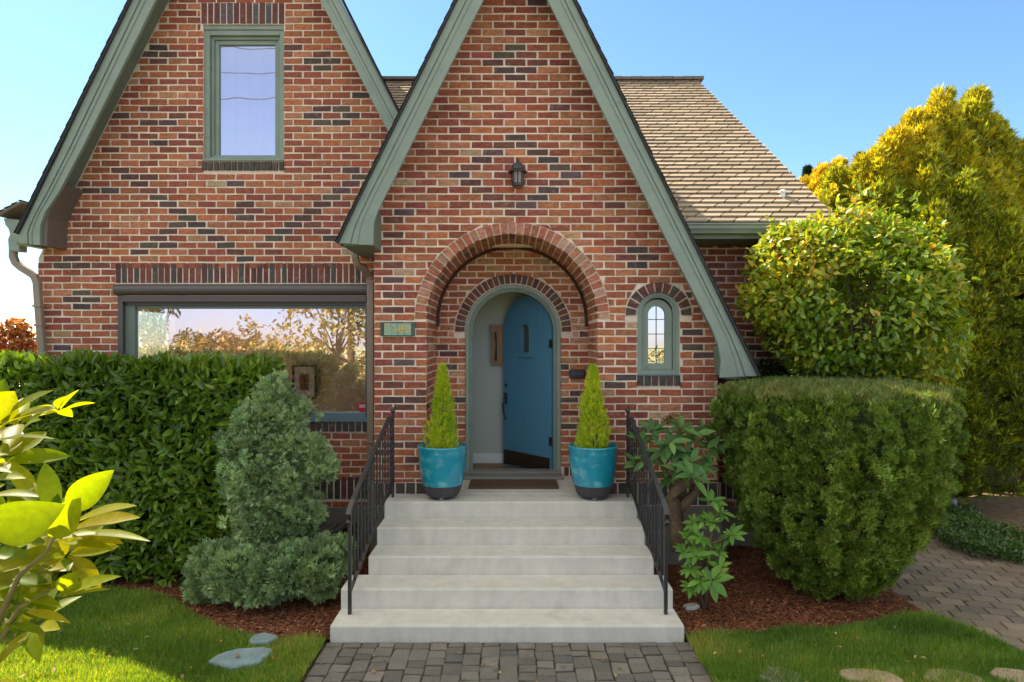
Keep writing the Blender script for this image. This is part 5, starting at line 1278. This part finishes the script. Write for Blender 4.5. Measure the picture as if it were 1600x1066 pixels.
r2 = plant('rhododendron', at(1100,925,5.5), 'low bright green rhododendron growing between steps and yew', 'shrub'); r2.location.z = 0
cs = []
for (x, y, d, s) in [(1112,782,5.55,.85),(1143,835,5.5,.95),(1085,815,5.55,.75),(1102,812,5.5,.7),(1075,838,5.5,.75),(1095,840,5.45,.8),(1115,815,5.5,.8),(1070,862,5.45,.7),(1088,868,5.4,.9),(1078,888,5.4,.75),(1112,905,5.3,1.15),(1125,885,5.4,.9),
                     (1095,905,5.35,.9),(1080,915,5.4,.7),(1105,860,5.5,.7),(1122,860,5.5,.6),(1128,800,5.6,.8)]:
    cs.append((at(x, y, d), (random.uniform(-.5,.5), -.5, .8), s))
whorls(r2, cs, (.12,.16), (.34,.42), [(.10,.23,.035),(.13,.28,.04),(.16,.32,.05),(.20,.35,.055)], rm)
stems(r2, [([at(1100,925,5.5)[:2]+(0,), at(1105,890,5.5), at(1110,840,5.52), at(1120,800,5.55), at(1112,784,5.55)], [.02,.016,.012,.01,.007]), ([at(1110,850,5.5), at(1130,842,5.5), at(1142,836,5.5)], [.012,.009,.006]),
           ([at(1100,925,5.5)[:2]+(0,), at(1085,890,5.45), at(1080,850,5.5)], [.016,.012,.008]), ([at(1108,888,5.6), at(1098,875,5.6), at(1104,860,5.6)], [.06,.07,.05])], bark)
# near sunlit rhododendron
nr = plant('rhododendron', (-1.75, 1.55, 0), 'sunlit rhododendron with big yellow green leaves in the left foreground', 'shrub')
nm = mat('backlit_leaf', attr=True, rough=.42, trans=.55, tcol=(3.0,2.5,.20), spec=.12, var=.16, vscale=60)
ncol = [(.13,.17,.006),(.16,.19,.006),(.19,.20,.008),(.09,.14,.008)]
Pp, Dd, Nd, Ls, Wf = [], [], [], [], []
def nleaf(x0, y0, x1, y1, d0, d1, w, face=(.3,-.8,.5)):
    if face[1] <= -.75: face = (face[0]*.5+.1, face[1], -.15)
    a, b = Vector(at(x0, y0, d0)), Vector(at(x1, y1, d1)); Pp.append(a); Dd.append(b-a); Ls.append((b-a).length); Nd.append(Vector(face)); Wf.append(w)
# rosette B (centre ~ 85,830)
for a in [(92,800,65,722,1.50,1.52,.036,(.4,-.9,.1)),(104,797,172,738,1.48,1.46,.046,(-.2,-.9,.3)),(78,838,122,782,1.46,1.44,.050,(.2,-.9,.3)),(110,820,205,778,1.50,1.42,.030,(.1,-.4,.9)),(112,828,212,800,1.50,1.46,.034,(.1,-.45,.8)),
          (118,835,230,832,1.52,1.44,.022,(0,-.3,1)),(120,842,190,842,1.50,1.46,.028,(0,-.3,1)),(85,845,160,828,1.48,1.5,.022,(.1,-.2,1)),(100,850,175,850,1.5,1.44,.022,(0,-.25,1)),(70,800,48,748,1.55,1.60,.03,(.8,-.4,.3)),
          (75,812,70,760,1.52,1.55,.034,(.3,-.9,.2)),(90,806,88,772,1.5,1.5,.02,(0,-1,.1)),(-20,830,92,795,1.25,1.22,.062,(.0,-.85,.5)),(60,790,10,772,1.5,1.5,.03,(.2,-.4,.9)),(55,762,12,790,1.55,1.5,.022,(0,-.2,1)),
          (-15,775,62,770,1.5,1.5,.025,(0,-.3,1)),(70,850,30,842,1.5,1.5,.02,(0,-.2,1)),
          # lower rosette
          (95,925,120,895,1.55,1.55,.034,(.2,-.8,.5)),(88,932,180,893,1.55,1.50,.026,(.1,-.5,.8)),(92,935,168,912,1.55,1.50,.016,(.1,-.3,1)),(80,912,40,905,1.55,1.6,.03,(0,-.4,.9)),(30,930,98,945,1.55,1.55,.022,(0,-.3,1)),
          (20,905,80,915,1.55,1.55,.03,(0,-.3,1)),(40,955,108,966,1.55,1.5,.018,(0,-.3,1)),(15,975,70,985,1.55,1.5,.018,(0,-.3,1)),(30,915,-5,890,1.55,1.6,.035,(.1,-.6,.7)),(25,960,-10,990,1.55,1.6,.03,(.1,-.6,.7)),
          (-10,865,45,868,1.5,1.5,.026,(0,-.5,.8)),(0,890,40,880,1.5,1.5,.026,(0,-.5,.8)),
          # top rosette
          (-20,660,22,612,1.48,1.5,.055,(.5,-.8,.2)),(0,660,72,603,1.50,1.45,.030,(.1,-.6,.8)),(0,668,78,628,1.50,1.42,.034,(.1,-.45,.8)),(-10,690,80,672,1.50,1.42,.018,(0,-.25,1)),(-10,705,14,708,1.5,1.5,.03,(0,-.5,.8)),
          (-15,750,38,743,1.5,1.5,.028,(.0,-.35,.9)),(-15,645,8,590,1.6,1.65,.03,(.5,-.7,.2)),(-25,735,18,735,1.5,1.5,.02,(0,-.2,1))]: nleaf(*a)
A = lambda q: np.array([tuple(t) for t in q])
k = len(Pp); foliage(nr, A(Pp), A(Dd), A(Nd), np.array(Ls), np.array(Wf)*1.45, pal(k, ncol, jit=.06), nm, 'big', .10, .20, True, 'near_foliage')
cs = [(at(x_, y_, d_), (random.uniform(-.2,.6), -.45, .7), random.uniform(.8,1.05)) for x_, y_, d_ in [(10,800,1.66),(62,880,1.64),(20,935,1.6),(8,712,1.68),(48,968,1.66),(-15,860,1.6),(105,862,1.62),(30,660,1.7)]]
for i in range(70):
    x, y = random.uniform(-2.6, -1.28), random.uniform(1.0, 2.3); z = random.uniform(.5, 2.2)
    if x > -1.50 and z > .2: continue
    cs.append(((x, y, z), (random.uniform(-.6,.6), random.uniform(-.6,.3), .8), random.uniform(.8,1)))
whorls(nr, cs, (.11,.14), (.32,.42), ncol, nm, per=8, name='foliage')
b0 = (-1.75, 1.6, 0)
stems(nr, [([b0, at(-80,1050,1.6), at(0,1000,1.56), at(30,950,1.55), at(75,925,1.55)], [.014,.010,.007,.005,.003]), ([at(-20,1010,1.56), at(30,900,1.53), at(75,860,1.5), at(92,820,1.5)], [.008,.006,.004,.003]),
           ([b0, (-1.6,1.6,1), (-1.4,1.52,1.6), at(-40,740,1.5), at(-5,668,1.5)], [.02,.016,.012,.008,.005]), ([b0,(-2.0,1.7,1.2),(-2.2,1.8,1.9)], [.02,.014,.006])], mat('olive_twig', (.16,.13,.04), rough=.8, var=.2))

# red leafed maple at the left ------------------------------------------
bt = lambda x, y, d: at(x, y, d)
def tree(name, label, x, y, blobs, n, L, wd, cols, m, tr, group=None, cat='tree', kind='leaf', fs=1.0, sd=3, bias=.5):
    t = plant(name, (x, y, 0), label, cat, group)
    p, n_ = ell_pts(blobs, n, .55, .4); ok = noise3(p, (3.0 if name != 'street_tree' else 2.6)/max(.6, blobs[0][1][0]), sd+7) < (.55 if name != 'street_tree' else .12); p, n_ = p[ok], n_[ok]; k = len(p)
    foliage(t, p, n_*.4+rng.normal(0,.6,(k,3))-UP*.25, n_*.5+UP*.6+rng.normal(0,.5,(k,3)), rng.uniform(.8,1.2,k)*L, rng.uniform(.8,1.2,k)*wd, pal(k, cols, f=np.clip(bias+.25*noise3(p, fs, sd), 0, .97), jit=.15), m, kind)
    sg = [([(x, y, 0), (x, y, tr*.5), (x+.05, y, tr)], [.06*tr**.5+.03, .05*tr**.5+.02, .04])]
    for (c, r) in blobs: sg.append(([(x, y, tr*.8), ((x+c[0])/2, (y+c[1])/2, (tr*.8+c[2])/2+.1), c], [.035, .02, .008]))
    stems(t, sg, bark, 'trunk'); return t
mm = leafmat('maple_leaf', .5, .4, (1.2,.9,.5))
tree('maple', 'small orange leafed maple beyond the left corner of the house', -9.7, 12.0,
     [(at(15,535,12),(.42,.4,.36)),(at(38,545,12),(.26,.3,.22)),(at(-25,550,12),(.5,.4,.4)),(at(25,512,12),(.20,.25,.14)),(at(5,575,12),(.6,.4,.3))], 1500, .10, .07, [(.22,.06,.02),(.34,.11,.025),(.45,.19,.04),(.30,.22,.04)], mm, 1.4, cat='tree')
bgm = leafmat('background_leaf', .5, .4, (1.2,1.1,.4))
for (x, y, r, lb) in ((-8.6, 9.0, 1.2, 'sunny yellow green shrub beyond the left end of the hedge'), (-11.5, 12, 1.6, 'bushy green shrub below the orange maple')):
    tree('background_shrub', lb, x, y, [((x, y, .75), (r, .8, .85)), ((x+r*.6, y-.2, .9), (r*.6, .6, .75)), ((x-r*.7, y, .8), (r*.6, .6, .8))], 2600, .10, .05, [(.08,.14,.02),(.14,.2,.025),(.22,.25,.03)], bgm, .6, group=None, cat='shrub')

# right background ------------------------------------------------------
p_ = [(PX(1455,7.9),7.9),(PX(1470,7.2),7.2),(PX(1530,6.75),6.8),(PX(1600,6.6),6.6),(7.4,5.9),(7.9,6.3),(PX(1605,7.3),7.35),(PX(1545,7.75),7.7),(PX(1520,8.4),8.4),(4.7,9.2)]
sheet('ground_bed', [(4.9,7.65),(5.6,6.95),(6.6,5.95),(8.3,4.7),(14,4.7),(14,14),(4.6,14),(4.65,9)], -.004, mat('dry_leaf_litter', (.20,.12,.05), rough=1, var=.4, vscale=8, bump=1, bscale=40, bdist=.02))
x, y = samp(p_, 60000); k = len(x); z = .02+.13*rng.uniform(0, 1, k)*(1+.4*noise3(np.stack([x,y,y*0],1), 4, 8)); p = np.stack([x,y,z],1)
o = leaves('ground_cover', p, rng.normal(0,.6,(k,3))+UP*.4, UP+rng.normal(0,.5,(k,3)), rng.uniform(.035,.065,k), rng.uniform(.016,.028,k), pal(k, [(.06,.12,.025),(.08,.16,.035),(.11,.19,.04)]), hm, 'dia', .1, .1, False, None, (6, 7.2, 0))
o['kind'] = 'stuff'; tag(o, 'low dark green ground cover along the far side of the driveway', 'ground cover')
mb = MB(); X = PX(1482, 8.6); mb.box(X-.07, X+.07, 8.53, 8.67, -.02, .95); mb.box(X-.085, X+.085, 8.515, 8.685, .951, .99); mb.box(X-.09, X+.09, 8.51, 8.69, -.015, .12)
o = mb.build('white_post', mat('painted_post', (.62,.64,.70), rough=.6, var=.1), None, bevel=.006, loc=(X, 8.6, 0)); tag(o, 'white post half hidden between the yew and golden conifer', 'post')
nb = empty('neighbour_porch', (8.2, 10.6, 0), 'beige wooden porch of the neighbour at the right edge behind the conifer', 'porch')
mb = MB(); y0 = 10.2
for i in range(16): mb.box(7.45+i*.16, 7.45+i*.16+.15, y0, y0+.03, .32, .98)
mb.box(7.4, 10.2, y0-.06, y0+.2, .18, .315); mb.build('boards', mat('beige_boards', (.36,.29,.22), rough=.7, var=.1), nb)
mb = MB()
for x_ in (7.52, 7.78, 8.4): mb.box(x_-.05, x_+.05, y0-.05, y0-.002, .316, 1.0)
mb.build('posts', M['white'], nb)
mb = MB(); mb.box(7.4, 10.2, y0-.08, y0+.25, 1.001, 1.08)
for i in range(12): mb.box(7.45+i*.22, 7.48+i*.22, y0-.02, y0+.0, 1.081, 1.75)
mb.box(7.4, 10.2, y0-.06, y0+.03, 1.751, 1.80); mb.build('rail', M['iron'], nb)
mb = MB(); mb.box(7.6, 12, y0+1.6, y0+4, -.05, 4.2); mb.prism([(7.3,4.2),(12.3,4.2),(9.8,6.0)], y0+1.3, y0+4.2); mb.build('house_wall', mat('dark_siding', (.05,.055,.06), rough=.8), nb)

# ================================================================== across the street (seen mirrored in the windows)
au = leafmat('autumn_leaf', .5, .35, (1.2,1.0,.4))
AUT = [(.16,.17,.05),(.30,.26,.06),(.46,.34,.07),(.58,.37,.08),(.52,.25,.06)]
def stree(x, y, r, zc, lb, bias=.5, hgt=None):
    bl = [((x+random.uniform(-.6,.6)*r, y+random.uniform(-.5,.5)*r, zc+random.uniform(-.35,.45)*r), (r*random.uniform(.4,.6), r*random.uniform(.4,.6), r*random.uniform(.3,.5))) for _ in range(9)]
    bl += [((x+random.uniform(-1,1)*r, y+random.uniform(-.5,.5)*r, zc*random.uniform(.3,.6)), (r*.55, r*.5, r*.4)) for _ in range(5)]
    tree('street_tree', lb, x, y, bl, 7000, .17, .085, AUT, au, zc*.7, 'golden trees across the street', bias=bias, fs=.8, sd=int(abs(x)*3))
stree(-5.6, -6.0, 2.0, 3.3, 'golden tree across the street facing the right half of the picture window', .45)
stree(-8.9, -7.0, 1.6, 1.9, 'low orange tree across the street facing the middle of the picture window', .75)
stree(-11.6, -6.5, 1.9, 3.5, 'darker bronze tree across the street facing the left of the picture window', .3)
stree(-16.5, -8, 2.6, 4.2, 'large golden tree farther left across the street', .5)
stree(6.9, -6.2, 2.2, 3.0, 'green gold tree across the street facing the arched window', .15)
stree(12, -17, 3.0, 4.0, 'large tree on the far right across the street', .3)
hb = plant('street_hedge', (-8, -17, 0), 'long clipped hedge on the far side of the street', 'hedge')
p = np.stack([rng.uniform(-26, 20, 9000), -17+rng.uniform(-.5,.6,9000), rng.uniform(0, 2.0, 9000)], 1); k = len(p)
foliage(hb, p, rng.normal(0,.6,(k,3)), rng.normal(0,.6,(k,3))+np.array([0,1,.4]), .2, .11, pal(k, [(.12,.13,.03),(.2,.18,.04),(.3,.2,.05)]), au)
mb = MB(); mb.tube([(-6.3,-10.5,0),(-6.3,-10.5,9.5)], [.15,.11], 12); o = mb.build('pole', bark, None); 
up_ = empty('utility_pole', (-6.3,-10.5,0), 'wooden utility pole across the street mirrored in the picture window', 'utility pole'); o.parent = up_; o.location = (0,0,0)
me = o.data
for v in me.vertices: v.co.x += 6.3; v.co.y += 10.5
mb = MB(); mb.box(-7.4,-5.2,-10.72,-10.6,8.6,8.75); mb.build('crossarm', bark, up_)
def wire(pts, lb, r=.012):
    mb = MB(); (a, b) = pts; q = []
    for i in range(21): t = i/20; q.append((a[0]+(b[0]-a[0])*t, a[1]+(b[1]-a[1])*t, a[2]+(b[2]-a[2])*t-4*t*(1-t)*.5))
    mb.tube(q, r, 5); o = mb.build('overhead_wire', M['lead'], None, loc=q[10]); tag(o, lb, 'wire', 'overhead wires over the street')
wire(((-30,-1.6,8.7),(22,-1.2,9.2)), 'lowest pale overhead wire mirrored in the upper window'); wire(((-30,-1.8,9.5),(22,-1.4,9.8)), 'middle overhead wire mirrored in the upper window'); wire(((-30,-2.0,10.3),(22,-1.6,10.5)), 'highest overhead wire mirrored in the upper window')
wire(((-40,-10.5,4.2),(30,-10.5,5.6)), 'low thick cable crossing the reflection in the picture window', .025); wire(((-40,-10.5,3.9),(30,-10.6,4.6)), 'lower thin cable crossing the reflection in the picture window', .012)
